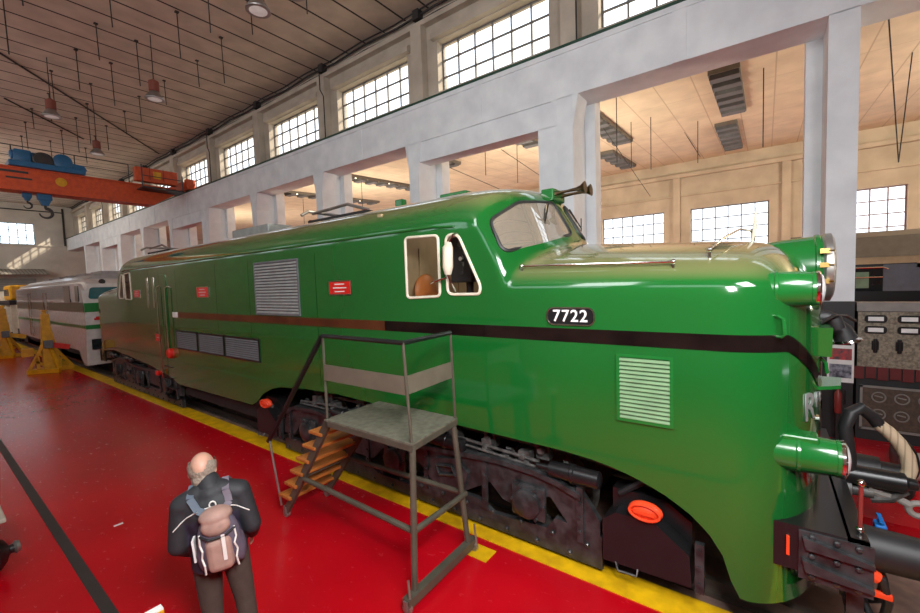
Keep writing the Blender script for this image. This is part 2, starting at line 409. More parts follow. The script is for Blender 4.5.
# end wall
w = MB()
for (x0, x1, z0, z1) in ((XL, 1.6, 0, ZC), (7.6, XF, 0, ZC), (1.6, 7.6, 9.8, ZC), (1.6, 7.6, 0, 7.85)): w.box(x0, x1, Y1, Y1 + .4, z0, z1)
w.box(XL, XW, Y1 - .15, Y1, 7.72, 7.82); w.box(XL, XW, Y1 - .12, Y1, 5.58, 5.68)
struct(w.build('wall_back', 'end_wall', origin=(0, Y1, 0)))
window('y', Y1 + .2, 1.6, 7.6, 7.85, 9.8, 11, 3, 'teal_mullion')
r = MB(); r.tube([(9.6, Y1 - .1, 7.82), (9.6, Y1 - .1, 11.4)], .07, 8); r.tube([(XL, Y1 - .1, 11.0), (9.6, Y1 - .1, 11.0)], .05, 8)
struct(r.build('trim_9', 'wire', origin=(9.6, Y1, 7.8)))
d = MB(); d.box(.2, 7.4, Y1 - .1, Y1 - .02, .02, 4.7); dd = d.build('door_1', 'shutter', origin=(3.8, Y1 - .06, 0)); struct(dd)
r = MB(); r.prism([(Y1 - .02, 5.5), (Y1 - 2.2, 5.0), (Y1 - 2.2, 5.08), (Y1 - .02, 5.58)], 'x', -1, 8.0)
struct(r.build('trim_10', 'corrugated', origin=(3.5, Y1, 5)))
# left wall with its own row of high windows, and the wall behind the gallery
w = MB(); wall_x(w, XL - .4, XL, Y0, Y1, 0, ZC, [(a, b, 7.2, 10.4) for a, b in WIN]); struct(w.build('wall_left', 'beige_wall', origin=(XL, 0, 0)))
for a, b in WIN: window('x', XL - .2, a, b, 7.2, 10.4, 6, 3)
w = MB(); w.box(XL, XF, Y0 - .4, Y0, 0, ZC); struct(w.build('wall_front', 'end_wall', origin=(0, Y0, 0)))

# cable run under the ceiling edge and cables on the ceiling
r = MB()
for dx, dz, rr in ((-.12, -.12, .035), (-.22, -.05, .025), (-.05, -.26, .03)):
    r.tube([(XG + dx, y, ZC + dz - .06 * (i % 2)) for i, y in enumerate([Y0 + .2 + j * (Y1 - Y0 - .4) / 40 for j in range(41)])], rr, 6)
for k in range(len(WIN) - 1):
    c = (WIN[k][1] + WIN[k + 1][0]) / 2; r.box(XG - .26, XG - .02, c - .12, c + .12, ZC - .32, ZC - .02)
    if k % 2: r.tube([(XG - .3, c, ZC - .3), (XG - .3, c, 10.6), (XG - .3, c - .2, 10.3), (XG - .3, c - .2, 8.6)], .02, 6)
tag(r.build('cable_run', 'wire', origin=(XG, 20, ZC - .4)), 'bundle of black cables running along the corner of the slatted ceiling', 'cable')
for lab, a, b in (('dark cable stapled diagonally across the slatted ceiling, ending by the high windows', (2.5, 21.6), (9.9, 30.2)), ('short dark cable crossing the ceiling above the two farther pendant lamps', (3.1, 26.4), (6.4, 30.2))):
    r = MB(); r.tube([(*a, ZC - .03), (*b, ZC - .03)], .03, 6); tag(r.build('ceiling_cable', 'wire'), lab, 'cable', 'cables on the ceiling')

# drop rods under the hall ceiling
spots = []
for x in (2.4, 4.1, 5.3, 6.9):
    for j in range(11): spots.append((x + random.uniform(-.25, .25), 7.4 + 2.45 * j + random.uniform(-.2, .2)))
first = None
for x, y in spots:
    if first is None:
        q = MB(); q.tube([(x, y, ZC), (x + .02, y, ZC - 1.5)], .016, 5); q.box(x - .05, x + .05, y - .05, y + .05, ZC - .04, ZC)
        first = q.build('hanger_rod', 'wire', origin=(x, y, ZC)); tag(first, 'thin dark hanger rod dropping from the slatted hall ceiling', 'rod', 'thin rods hanging from the hall ceiling')
    else:
        o = first.copy(); COL.objects.link(o); o.location = (x, y, ZC); o.scale.z = random.uniform(.6, 1.25)

# pendant lamps
pend = None
for (x, y, z), lab in (((5.45, 16.6, 9.5), 'brown pendant lamp hanging nearest to the middle of the ceiling, above the crane'), ((3.6, 20.9, 9.5), 'brown pendant lamp hanging farthest left, above the blue hoist'),
                  ((5.75, 25.0, 9.5), 'smallest brown pendant lamp, hanging farthest away just above the crane beam'), ((5.45, 9.75, 9.6), 'pendant lamp seen from below as a pale disc'), ((5.65, 8.55, 9.6), 'pendant lamp cut by the top edge of the picture')):
    if pend is None:
        t = thing('pendant_lamp', lab, 'lamp', (x, y, z), 'pendant lamps of the hall')
        q = MB(); q.tube([(x, y, z + .65), (x, y, ZC)], .014, 6); q.build('rod', 'wire', t)
        q = MB(); q.lathe((x, y, z + .25), (0, 0, 1), [(0, .12), (.02, .15), (.34, .15), (.38, .08), (.42, .03)], 16); q.build('housing', 'lamp_red', t, smooth=SM)
        q = MB(); q.lathe((x, y, z), (0, 0, 1), [(0, .28), (.02, .285), (.12, .22), (.25, .13), (.27, .12)], 20); q.build('shade', 'steel', t, smooth=SM)
        q = MB(); q.lathe((x, y, z - .015), (0, 0, 1), [(0, .08), (.014, .20), (.02, .22)], 20); q.build('lens', 'lamp_bulb', t, smooth=SM)
        pend = t
    else: dup(pend, (x, y, z), label=lab)

# slatted light troughs in the second aisle's ceiling
def zc2(x): return 8.6 + (x - XG - .45) * .85 / 16.5
for i, (x0, x1, yy, lab) in enumerate(((14.0, 18.6, 1.0, 'ladder-like ceiling light trough over the long nose, nearer section right of the wide pillar gap'), (20.0, 25.2, 1.35, 'ladder-like ceiling light trough over the long nose, lower section near the far wall'),
        (14.0, 19.4, 5.1, 'ladder-like ceiling light trough beside the pillar behind the horns, upper section'), (20.6, 25.0, 6.3, 'ladder-like ceiling light trough beside the pillar behind the horns, lower section'),
        (13.6, 16.6, 8.0, 'ladder-like ceiling light trough showing above the cab roof'), (14.2, 16.6, 12.4, 'small ceiling light trough showing left of the cab roof hatch'),
        (13.0, 21.0, 17.6, 'ceiling light trough seen above the middle of the locomotive roof'), (13.0, 21.0, 23.0, 'ceiling light trough seen above the grey roof box'))):
    t = thing('ceiling_light', lab, 'light', ((x0 + x1) / 2, yy, zc2(x0) - .2), 'slatted light troughs of the second aisle')
    n = max(4, int((x1 - x0) / .75)); g = MB()
    for k in range(n):
        x = x0 + (x1 - x0) * (k + .5) / n; z = zc2(x)
        q = MB(); q.box(x - .16, x + .16, yy - .36, yy + .36, z - .22, z - .05); q.build('slat', 'alu_dark', t)
        if k % 3 == 1: e = MB(); e.tube([(x + .28, yy - .3, z - .12), (x + .28, yy + .3, z - .12)], .03, 6); e.build('tube_lamp', 'tube_glow', t)
    for s_ in (-.38, .35):
        g.prism([(x0, zc2(x0) - .14), (x1, zc2(x1) - .14), (x1, zc2(x1) + .04), (x0, zc2(x0) + .04)], 'y', yy + s_, yy + s_ + .03)
    for xe in (x0, x1): g.box(xe - .015, xe + .015, yy - .38, yy + .38, zc2(xe) - .14, zc2(xe) + .04)
    g.build('frame', 'coach_roof', t)
# tie rods in the second aisle
tie = [((14, 2.8, 8.75), (26, 2.9, 8.9)), ((14.2, 4.9, 8.7), (26, 5.4, 7.6)), ((14.5, -1.0, 8.7), (17, -.9, 6.4)), ((12.2, -1.9, 8.6), (16.5, -2.9, 5.9)), ((17.0, -3.2, 8.8), (16.5, -2.9, 5.9)),
       ((16, 9.6, 8.8), (24, 9.0, 7.6)), ((13, 12.4, 8.6), (22, 11.2, 7.6)), ((14, 3.9, 8.7), (14, 3.9, 6.7)), ((17, 3.5, 8.9), (17, 3.5, 7.0)), ((17, 4.2, 8.9), (17, 4.2, 7.2)), ((19, 2.2, 9.0), (19, 2.2, 7.4)), ((15, .1, 8.7), (15, .1, 6.6)),
       ((13, 8.3, 8.6), (13, 8.3, 6.9)), ((16, 8.6, 8.8), (16, 8.6, 7.2)), ((15, 13.3, 8.7), (15, 13.3, 7.0)), ((15, 17.5, 8.7), (15, 17.5, 7.0)), ((16, 20.5, 8.7), (16, 20.5, 7.0)), ((16, 24.5, 8.7), (16, 24.5, 7.0))]
for a, b in tie:
    a = (a[0], a[1], zc2(a[0]) + .08)
    if a[1] > 2 and b[2] > 8.8: b = (b[0], b[1], zc2(b[0]) - .05)
    q = MB(); q.tube([a, b], .014, 6); struct(q.build('trim_11', 'wire', origin=a))
# ------------------------------------------------------------------ the green locomotive
CX = 5.4; HW = 1.5; YA, YB = -.43, 18.93; YM = (YA + YB) / 2
def clamp(v, a=0., b=1.): return max(a, min(b, v))
def lerp(a, b, t): return a + (b - a) * t
def piece(tab, v):
    if v <= tab[0][0]: return tab[0][1]
    for (a, p), (b, q) in zip(tab, tab[1:]):
        if v <= b: return lerp(p, q, (v - a) / (b - a))
    return tab[-1][1]
SKIRT = [(-.4, .32), (.13, .32), (.19, .36), (.24, .60), (.30, .72), (.36, .80), (.43, .87), (.51, .94), (.60, .995), (.70, 1.05), (.80, 1.09), (.91, 1.13), (1.03, 1.165), (1.28, 1.22), (1.69, 1.25), (2.4, 1.26), (3.04, 1.27), (5.3, 1.33), (6.2, 1.30), (7.0, 1.23), (7.3, 1.16), (7.65, 1.0), (7.85, .84), (8.05, .75),
         (11.75, .71), (11.95, .78), (12.3, .86), (12.93, .92), (13.66, 1.01), (15.5, 1.12), (17.0, 1.2), (18.0, 1.1), (18.5, .8), (18.9, .7)]
def nosef(y, n=2.6, L=.78):
    d = max(0, (YA + L - y) / L, (y - (YB - L)) / L); d = clamp(d, 0, 1)
    return (1 - d ** n) ** (1 / n)
# a section: (y at centre, sweep at the side, shoulder height, crown height, exponent)
def sections():
    out = []
    def hood(y, sw):
        k = nosef(y); z = lerp(3.34, 3.44, clamp((y - .2) / 1.6)); 
        return (y, sw, lerp(2.25, 2.80, k), lerp(2.45, z, k), 2.5)
    nose = sorted(set([YA + .0004, YA + .003, YA + .01, YA + .025, YA + .05, YA + .08, YA + .12, YA + .17, YA + .22, YA + .28, YA + .34, YA + .4, YA + .46, YA + .52, YA + .58, YA + .64, YA + .7, .36]))
    half = [hood(y, 0) for y in nose]
    for y in (.43, .51, .6, .7, .8, .91, 1.03, 1.15, 1.28, 1.4, 1.5, 1.6, 1.69): half.append(hood(y, .33 * clamp((y - .9) / 1.0) ** 1.5))
    half.append(hood(1.86, .33))
    half.append((1.93, .33, 2.81, 3.45, 2.5)); half.append((1.965, .33, 2.84, 3.475, 2.5)); half.append((1.995, .33, 2.88, 3.52, 2.5))
    for t in (.1, .22, .36, .5, .64, .78, .9): half.append((lerp(1.995, 2.30, t), .33, lerp(2.88, 3.52, t ** .8), lerp(3.52, 4.05, t), 2.4))
    half.append((2.325, .33, 3.55, 4.085, 2.4)); half.append((2.37, .33, 3.57, 4.13, 2.4)); half.append((2.45, .31, 3.585, 4.18, 2.4)); half.append((2.58, .26, 3.59, 4.22, 2.4)); half.append((2.8, .17, 3.60, 4.25, 2.4)); half.append((3.1, .06, 3.60, 4.27, 2.4)); half.append((3.4, 0, 3.60, 4.27, 2.4))
    rear = [(2 * YM - s[0], -s[1], s[2], s[3], s[4]) for s in half][::-1]
    mid = [(y, 0, 3.60, 4.27, 2.4) for y in (3.9, 4.6, 5.3, 5.8, 6.2, 6.6, 7.0, 7.3, 7.5, 7.65, 7.75, 7.85, 7.95, 8.05, 8.6, 9.3, 10, 10.7, 11.4, 11.75, 11.85, 11.95, 12.3, 12.93, 13.66, 14.4)]
    return half + mid + rear
SEC = sections()
NS, NT = 16, 16
def ring(s):
    y, sw, zs, zc, n = s; w = HW * nosef(y); zb = piece(SKIRT, y + (sw if abs(sw) > 0 else 0)); pts = []
    for i in range(NS): pts.append((w, lerp(zb, zs, i / NS)))
    for j in range(NT + 1):
        a = PI / 2 * j / NT
        u = math.cos(a) ** (2 / n) if j < NT else 0.
        m = clamp((2.30 - min(y, 2 * YM - y)) / .35); h1 = math.sin(a) ** (2 / n); h2 = .48 * max(0, 1 - u ** 4) ** .25 + .52 * (1 - u * u)
        pts.append((w * u, zs + (zc - zs) * lerp(h1, h2, m)))
    return pts
bm = bmesh.new(); rings = []
for s in SEC:
    P = ring(s); R = []
    full = [(-x, z) for x, z in P] + [(x, z) for x, z in P[-2::-1]]
    wv = max(HW * nosef(s[0]), 1e-4)
    for x, z in full:
        u = abs(x) / HW
        R.append(bm.verts.new((CX + x, s[0] + s[1] * u ** 1.6, z)))
    rings.append(R)
for A, B in zip(rings, rings[1:]):
    for k in range(len(A) - 1): bm.faces.new((A[k], B[k], B[k + 1], A[k + 1]))
bmesh.ops.remove_doubles(bm, verts=bm.verts, dist=.0005)
bmesh.ops.recalc_face_normals(bm, faces=bm.faces[:])
TREE = BVHTree.FromBMesh(bm)
def onbody(p, d):
    h = TREE.ray_cast(Vector(p), Vector(d).normalized()); return (h[0], h[1]) if h[0] else (None, None)

def rounded(poly, r, k=4):
    out = []; n = len(poly)
    for i in range(n):
        p = Vector(poly[i]); a = Vector(poly[i - 1]) - p; b = Vector(poly[(i + 1) % n]) - p
        q = min(r, a.length * .45, b.length * .45); a = p + a.normalized() * q; b = p + b.normalized() * q
        for j in range(k + 1):
            t = j / k; out.append(tuple(a * (1 - t) ** 2 + p * 2 * t * (1 - t) + b * t * t))
    return out
def cut(bm, poly, ax, test):
    """cut a convex polygon opening (in the two axes ax) through the faces that pass test; returns faces as a new bmesh"""
    c = Vector((sum(p[0] for p in poly) / len(poly), sum(p[1] for p in poly) / len(poly)))
    n = len(poly)
    lo = [min(p[i] for p in poly) - .02 for i in (0, 1)]; hi = [max(p[i] for p in poly) + .02 for i in (0, 1)]
    def near(f):
        q = [(v.co[ax[0]], v.co[ax[1]]) for v in f.verts]
        return test(f.calc_center_median()) and max(a for a, b in q) > lo[0] and min(a for a, b in q) < hi[0] and max(b for a, b in q) > lo[1] and min(b for a, b in q) < hi[1]
    for i in range(n):
        a = Vector(poly[i]); b = Vector(poly[(i + 1) % n]); e = b - a
        if e.length < 1e-5: continue
        nrm = Vector((0, 0, 0)); nrm[ax[0]] = e.y; nrm[ax[1]] = -e.x
        co = Vector((0, 0, 0)); co[ax[0]] = a.x; co[ax[1]] = a.y
        fs = [f for f in bm.faces if near(f)]
        g = list({v for f in fs for v in f.verts}) + list({q for f in fs for q in f.edges}) + fs
        bmesh.ops.bisect_plane(bm, geom=g, dist=1e-5, plane_co=co, plane_no=nrm)
    ins = []
    for f in bm.faces:
        m = f.calc_center_median()
        if not test(m): continue
        p = Vector((m[ax[0]], m[ax[1]])); ok = True
        for i in range(n):
            a = Vector(poly[i]); b = Vector(poly[(i + 1) % n]); e = b - a
            s1 = e.x * (p.y - a.y) - e.y * (p.x - a.x); s2 = e.x * (c.y - a.y) - e.y * (c.x - a.x)
            if s1 * s2 < 0: ok = False; break
        if ok: ins.append(f)
    nb = bmesh.new(); mp = {}
    for f in ins:
        vs = []
        for v in f.verts:
            if v not in mp: mp[v] = nb.verts.new(v.co)
            vs.append(mp[v])
        nb.faces.new(vs)
    bmesh.ops.delete(bm, geom=ins, context='FACES')
    return nb
WS = [(4.00, 3.32), (5.24, 3.58), (5.24, 4.02), (4.50, 3.95), (4.02, 3.70)]
def mirx(poly): return [(2 * CX - a, b) for a, b in poly]
SW1 = [(3.20, 2.84), (3.75, 2.82), (3.75, 3.60), (3.20, 3.58)]
SW2 = [(3.08, 3.57), (2.90, 3.57), (2.60, 2.95), (2.62, 2.86), (3.08, 2.86)]
openings = []
for rear in (False, True):
    fy = (lambda y: 2 * YM - y) if rear else (lambda y: y)
    tst = (lambda m, fy=fy: 1.9 < fy(m.y) < 2.75 and m.z > 3.2)
    for side in (0, 1):
        p = rounded(WS if side == 0 else mirx(WS), .1)
        openings.append(('windscreen', cut(bm, p, (0, 2), tst), p, (0, 2), rear, side))
        for w in (SW1, SW2):
            q = rounded([(fy(a), b) for a, b in w], .06 if w is SW1 else .09)
            ts = (lambda m, side=side: (m.x < CX) == (side == 0) and abs(m.x - CX) > 1.2)
            openings.append(('cab_window', cut(bm, q, (1, 2), ts), q, (1, 2), rear, side))

loco = thing('locomotive', 'long glossy green electric locomotive numbered 7722 with a rounded bonnet at each end', 'locomotive', (CX, YM, -.0))
class W(MB):
    def __init__(s, b): s.bm = b
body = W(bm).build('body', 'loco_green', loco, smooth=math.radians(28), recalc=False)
for nm, nb, poly, ax, rear, side in openings:
    r = MB(); pts = []
    for a, b in poly:
        if ax == (0, 2): h, nr = onbody((a, 30 if rear else -5, b), (0, -1 if rear else 1, 0))
        else: h, nr = onbody((-5 if side == 0 else 20, a, b), (1 if side == 0 else -1, 0, 0))
        if h: pts.append(h + nr * .004)
    if len(pts) < 4: continue
    rim = None
    r.tube(pts, .022 if nm == 'windscreen' else .018, 6, closed=True)
    rim = r.build(nm, 'rubber' if nm == 'windscreen' else 'cream', loco, smooth=SM)
    W(nb).build('pane', 'loco_glass' if nm == 'windscreen' else 'side_glass', rim, smooth=1.2, recalc=True)

# polished band along both sides, dipping into a whisker on the noses
def band(y0, y1, m, side):
    q = MB(); n = max(2, int((y1 - y0) / .25)); prev = None; X = CX - HW - .006 if side == 0 else CX + HW + .006
    for i in range(n + 1):
        y = lerp(y0, y1, i / n); a = q.bm.verts.new((X, y, 2.375)); b = q.bm.verts.new((X, y, 2.51))
        if prev: q.bm.faces.new((prev[0], a, b, prev[1]))
        prev = (a, b)
    q.build('band', m, loco, recalc=False)
for side in (0, 1):
    band(.34, 4.2, 'stripe_dark_refl', side); band(4.2, 11.4, 'stripe_warm_refl', side)
for rear in (False, True):
    for side in (-1, 1):
        q = MB(); prev = None
        for i in range(41):
            a = i / 40; th = a * PI / 2; n = 2.6
            x = HW * math.cos(th) ** (2 / n) if i < 40 else 0; yy = YA + .78 - .78 * math.sin(th) ** (2 / n)
            dz = -.80 * clamp((a - .36) / .64) ** 1.25
            row = []
            for z in (2.375, 2.51):
                zz = z + dz
                o = Vector((CX + side * x * 1.0, yy, zz)); c0 = Vector((CX, YA + .9, zz)); d = (c0 - o)
                h = TREE.ray_cast(o - d * .8, d.normalized()); p = h[0] + h[1] * .007 if h[0] else o
                if rear: p = Vector((p.x, 2 * YM - p.y, p.z))
                row.append(q.bm.verts.new(p))
            if prev: q.bm.faces.new((prev[0], row[0], row[1], prev[1]))
            prev = row
        q.build('nose_band', 'stripe_dark_refl', loco, recalc=True)

def louvre(y0, y1, z0, z1, n, m, frame_m, side=0, X=CX - HW, vertical=False):
    s = -1 if side == 0 else 1; Xs = X if side == 0 else 2 * CX - X
    f = MB(); t = .03
    def bx(a0, a1, b0, b1, d0, d1): f.box(min(Xs + s * d0, Xs + s * d1), max(Xs + s * d0, Xs + s * d1), a0, a1, b0, b1)
    bx(y0, y1, z0, z1, -.01, .004); bx(y0 - t, y0, z0 - t, z1 + t, 0, .02); bx(y1, y1 + t, z0 - t, z1 + t, 0, .02); bx(y0, y1, z0 - t, z0, 0, .02); bx(y0, y1, z1, z1 + t, 0, .02)
    fr = f.build('louvre_panel', frame_m, loco)
    g = MB(); h = (z1 - z0) / n
    for k in range(n):
        z = z0 + h * k
        g.prism([(Xs + s * .003, z + h * .76), (Xs + s * .024, z + h * .24), (Xs + s * .024, z + h * .04), (Xs + s * .003, z + h * .05)], 'y', y0, y1)
    o = g.build('slats', m, fr); return fr
for side in (0, 1):
    louvre(.66, 1.08, 1.70, 2.27, 15, 'louv_green', 'loco_green2', side)
    louvre(6.24, 7.62, 2.56, 3.46, 17, 'alu', 'alu_dark', side)
    for a, b in ((7.65, 8.98), (9.10, 10.28), (10.42, 11.56)): louvre(a, b, 1.65, 2.04, 9, 'alu_dark', 'black', side)
# red builder's plates with pale rim and lines of lettering too small to read
def plate(y0, y1, z0, z1, lines=3):
    X = CX - HW; f = MB(); f.box(X - .012, X, y0, y1, z0, z1); p = f.build('builder_plate', 'chrome', loco)
    f = MB(); f.box(X - .016, X - .011, y0 + .02, y1 - .02, z0 + .02, z1 - .02); f.build('plate_face', 'red', p)
    f = MB()
    for k in range(lines):
        z = z0 + (z1 - z0) * (k + 1) / (lines + 1); ww = (y1 - y0) * (.30 if k % 2 else .22)
        f.box(X - .018, X - .0155, (y0 + y1) / 2 - ww, (y0 + y1) / 2 + ww, z - .008, z + .008)
    f.build('lettering', 'paper', p)
plate(4.87, 5.40, 2.87, 3.09); plate(9.64, 10.24, 2.85, 3.10); plate(13.99, 14.5, 2.87, 3.10)
plate(12.62, 13.05, 1.71, 1.93, 1)
X0 = CX - HW
q = MB(); q.box(X0 - .01, X0, 11.45, 11.75, 2.38, 2.51); q.build('white_tab', 'white', loco)
# number plate 7722
pts = rounded([(1.31, 2.545), (1.79, 2.545), (1.79, 2.715), (1.31, 2.715)], .085, 6)
q = MB(); q.prism(pts, 'x', X0 - .012, X0); npl = q.build('number_plate', 'black', loco)
q = MB(); q.tube([(X0 - .013, a, b) for a, b in pts], .009, 6, closed=True); q.build('plate_rim', 'chrome', npl)
def text_mesh(txt, size, ext):
    cu = bpy.data.curves.new('t', 'FONT'); cu.body = txt; cu.size = size; cu.extrude = ext; cu.align_x = 'CENTER'; cu.align_y = 'CENTER'; cu.offset = size * .012; cu.space_character = 1.12
    o = bpy.data.objects.new('t', cu); COL.objects.link(o); bpy.context.view_layer.update()
    me = bpy.data.meshes.new_from_object(o.evaluated_get(bpy.context.evaluated_depsgraph_get()))
    b = bmesh.new(); b.from_mesh(me); bpy.data.objects.remove(o); bpy.data.curves.remove(cu); bpy.data.meshes.remove(me); return b
b = text_mesh('7722', .165, .003)
for v in b.verts: v.co = Vector((X0 - .015 - v.co.z, 1.55 - v.co.x, 2.63 + v.co.y))
W(b).build('number', 'white', npl)
# raised letters on the nose front, set around the lamp side
for ch, x, z, h in (('R', 4.35, 1.88, .24), ('F', 4.52, 1.91, .13), ('E', 4.66, 1.93, .13)):
    b = text_mesh(ch, h * 1.35, .004)
    for v in b.verts:
        hh, nn = onbody((x + v.co.x, -3, z + v.co.y), (0, 1, 0))
        v.co = (hh + nn * (.006 + v.co.z)) if hh else Vector((x + v.co.x, YA, z + v.co.y))
    W(b).build('letter', 'alu', loco)
q = MB(); h, nn = onbody((4.56, -3, 1.76), (0, 1, 0)); q.box(4.50, 4.60, h.y - .012, h.y + .03, 1.745, 1.77); q.build('dash_mark', 'chrome', loco)

# cab fittings seen through the side windows
q = MB(); q.box(4.05, 6.75, 4.35, 4.42, 1.7, 4.0)
for x in (4.35, 4.8, 5.3, 5.8): q.box(x, x + .02, 4.325, 4.36, 1.9, 3.55)
q.build('cab_bulkhead', 'cab_tan', loco)
q = MB(); q.box(4.0, 6.8, 2.0, 4.4, 1.62, 1.68); q.build('cab_floor', 'cab_tan', loco)
q = MB(); q.box(4.05, 6.7, 2.35, 2.75, 1.68, 2.78, .03); q.box(4.22, 4.6, 2.95, 3.28, 3.0, 3.58, .02); q.tube([(4.4, 3.1, 2.7), (4.4, 3.1, 3.05)], .05, 8); q.box(4.1, 4.6, 2.7, 3.2, 2.6, 2.78, .02)
for z in (3.12, 3.3, 3.47): q.lathe((4.22, 3.10, z), (-1, 0, 0), [(0, .04), (.012, .04), (.02, .025)], 12)
desk = q.build('control_desk', 'panel_black', loco)
q = MB(); q.lathe((4.205, 3.10, 3.3), (-1, 0, 0), [(0, .02), (.006, .028), (.012, .02)], 10); q.build('dial', 'white', desk)
q = MB(); q.ball((4.55, 4.0, 2.90), .24, .08, .24); q.ball((4.55, 3.80, 2.78), .26, .28, .09); q.tube([(4.55, 3.85, 1.68), (4.55, 3.85, 2.68)], .05, 10)
q.build('driver_seat', 'seat', loco, smooth=SM)
q = MB(); q.tube([(3.84, 2.99, 3.46), (3.80, 2.98, 3.41), (3.79, 2.98, 3.18), (3.80, 2.99, 3.1)], [.035, .062, .062, .04], 14); mir = q.build('rear_view_mirror', 'cream', loco, smooth=SM)
q = MB(); q.tube([(3.82, 2.98, 3.46), (3.84, 2.93, 3.56), (3.91, 2.91, 3.58)], .012, 6); q.build('mirror_arm', 'chrome', mir); q = MB(); q.tube([(3.80, 2.99, 3.10), (3.84, 2.98, 3.0), (3.91, 2.97, 2.9)], .012, 6); q.tube([(3.80, 3.02, 3.06), (3.86, 3.26, 3.02), (3.91, 3.36, 3.0)], .012, 6); q.build('mirror_arm', 'chrome', mir)

# rain strips, eaves line, doors, handrails
for side in (0, 1):
    s = -1 if side == 0 else 1
    q = MB(); q.tube([(CX + s * (HW + .002), y, 3.69 if 3 < y < 15.5 else 3.66) for y in (2.95, 3.3, 6, 9, 12, 15.2, 15.5)], .016, 6); q.build('gutter', 'loco_green2', loco)
    q = MB()
    for y in (5.75, 7.9, 9.3, 11.45, 12.55, 13.3): q.box(CX + s * (HW - .003) - .003, CX + s * (HW - .003) + .006, y - .006, y + .006, 1.4, 3.55)
    q.build('seam', 'loco_green2', loco)
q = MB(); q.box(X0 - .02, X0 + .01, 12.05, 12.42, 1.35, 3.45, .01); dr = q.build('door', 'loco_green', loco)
q = MB(); q.box(X0 - .03, X0 - .018, 12.1, 12.14, 2.2, 2.4); q.build('handle', 'chrome', dr)
for y, z0, z1 in ((12.52, .78, 3.17), (11.96, 1.45, 3.14)):
    q = MB(); q.tube([(X0, y, z1), (X0 - .07, y, z1 - .03), (X0 - .07, y, z0 + .03), (X0, y, z0)], .017, 8); q.build('handrail', 'chrome', loco)
for y in (12.9, 13.35):
    q = MB(); q.box(X0 - .012, X0, y, y + .1, 2.6, 3.4); q.build('pillar_strip', 'chrome', loco)
q = MB(); q.lathe((X0, 11.96, 1.47), (-1, 0, 0), [(0, .13), (.08, .13), (.11, .1)], 14); q.build('tail_lamp', 'red', loco, smooth=SM)
q = MB(); q.lathe((X0 - .05, 12.75, .9), (-1, 0, 0), [(0, .06), (.07, .08), (.1, .05)], 12); q.build('hose_cock', 'red', loco, smooth=SM)
for k in range(4):
    q = MB(); z = .25 + .28 * k; q.box(X0 - .02, X0 + .25, 11.98, 12.48, z, z + .03)
    q.tube([(X0 + .2, 12.0, z), (X0 + .2, 12.0, z + .28)], .015, 6); q.build('footstep', 'black', loco)
# bonnet-top handrails with their stanchions
def rail(pts, posts):
    q = MB(); q.tube(pts, .011, 8); rl = q.build('bonnet_handrail', 'chrome', loco, smooth=SM)
    for p, b in posts:
        g = MB(); g.tube([p, b], .012, 8); g.ball(p, .024, seg=10); g.build('stanchion', 'chrome', rl, smooth=SM)
def top(x, y, up): 
    h, nn = onbody((x, y, 8), (0, 0, -1)); return (x, y, h.z + up)
p = [top(4.06, y, .05) for y in (2.16, 1.75, 1.4, 1.0, .66)]; p[1:4] = [(a, b, lerp(p[0][2], p[-1][2], (2.12 - b) / 1.5)) for a, b, c in p[1:4]]
rail(p, [(p[0], top(4.06, 2.16, -.02)), (p[-1], top(4.06, .66, -.02))])
p = [top(4.22, .40, .07), top(4.6, .30, .09), top(5.1, .22, .12), top(5.4, .12, .12)]
rail(p, [(p[0], top(4.22, .40, -.02)), (p[-1], top(5.4, .12, -.02))])
q = MB(); a = top(5.35, .12, 0); q.tube([a, (a[0] + .03, a[1] - .02, a[2] + .14), (a[0] + .05, a[1] - .03, a[2] + .36)], [.012, .02, .008], 8); q.build('aerial', 'cream', loco, smooth=SM)
# lamps on the nose
def nose_lamp(x, z, r, y_back, y_front, nm, flare=0.0):
    q = MB(); L = y_back - y_front
    q.lathe((x, y_back, z), (0, -1, 0), [(0, r * .96), (L * .42, r), (L * .44, r * 1.05), (L * .48, r * 1.05), (L * .50, r), (L * .93, r * .90), (L * .94, r * .93), (L, r * .93)], 28)
    o = q.build(nm, 'loco_green2', loco, smooth=SM)
    q = MB(); q.lathe((x, y_front + .005, z), (0, -1, 0), [(0, r * .95), (.02, r * .97), (.03, r * .9)], 28); q.build('lamp_rim', 'chrome', o, smooth=SM)
    q = MB(); q.lathe((x, y_front - .02, z), (0, -1, 0), [(0, r * .88), (.02, r * .7), (.035, r * .3)], 24); q.build('lens', 'lamp_glass', o, smooth=SM)
    return o
for s in (-1, 1):
    nose_lamp(CX + s * 1.24, 2.86, .145, .14, -.31, 'marker_lamp')
    nose_lamp(CX + s * 1.24, 1.56, .150, .0, -.47, 'tail_lamp')
    q = MB(); q.box(CX + s * 1.24 - .09, CX + s * 1.24 + .09, -.34, -.02, 1.66, 1.72, .015); q.build('lamp_bracket', 'loco_green2', loco)
hl = None
q = MB(); q.lathe((CX, .15, 3.03), (0, -1, 0), [(0, .24), (.25, .29), (.52, .31), (.53, .325), (.56, .325), (.58, .31)], 36); hl = q.build('headlamp', 'loco_green2', loco, smooth=SM)
q = MB(); q.lathe((CX, -.43, 3.03), (0, -1, 0), [(0, .31), (.02, .33), (.07, .33), (.09, .29)], 36); q.build('lamp_rim', 'steel', hl, smooth=SM)
q = MB(); q.lathe((CX, -.515, 3.03), (0, -1, 0), [(0, .29), (.015, .2), (.025, .1)], 30); q.build('lens', 'lamp_glass', hl, smooth=SM)
for z in (2.9, 3.05, 3.18):
    q = MB(); q.box(CX - .345, CX - .31, -.47, -.40, z - .022, z + .022); q.tube([(CX - .33, -.44, z), (CX - .35, -.50, z)], .009, 6); q.build('clamp', 'brass', hl)
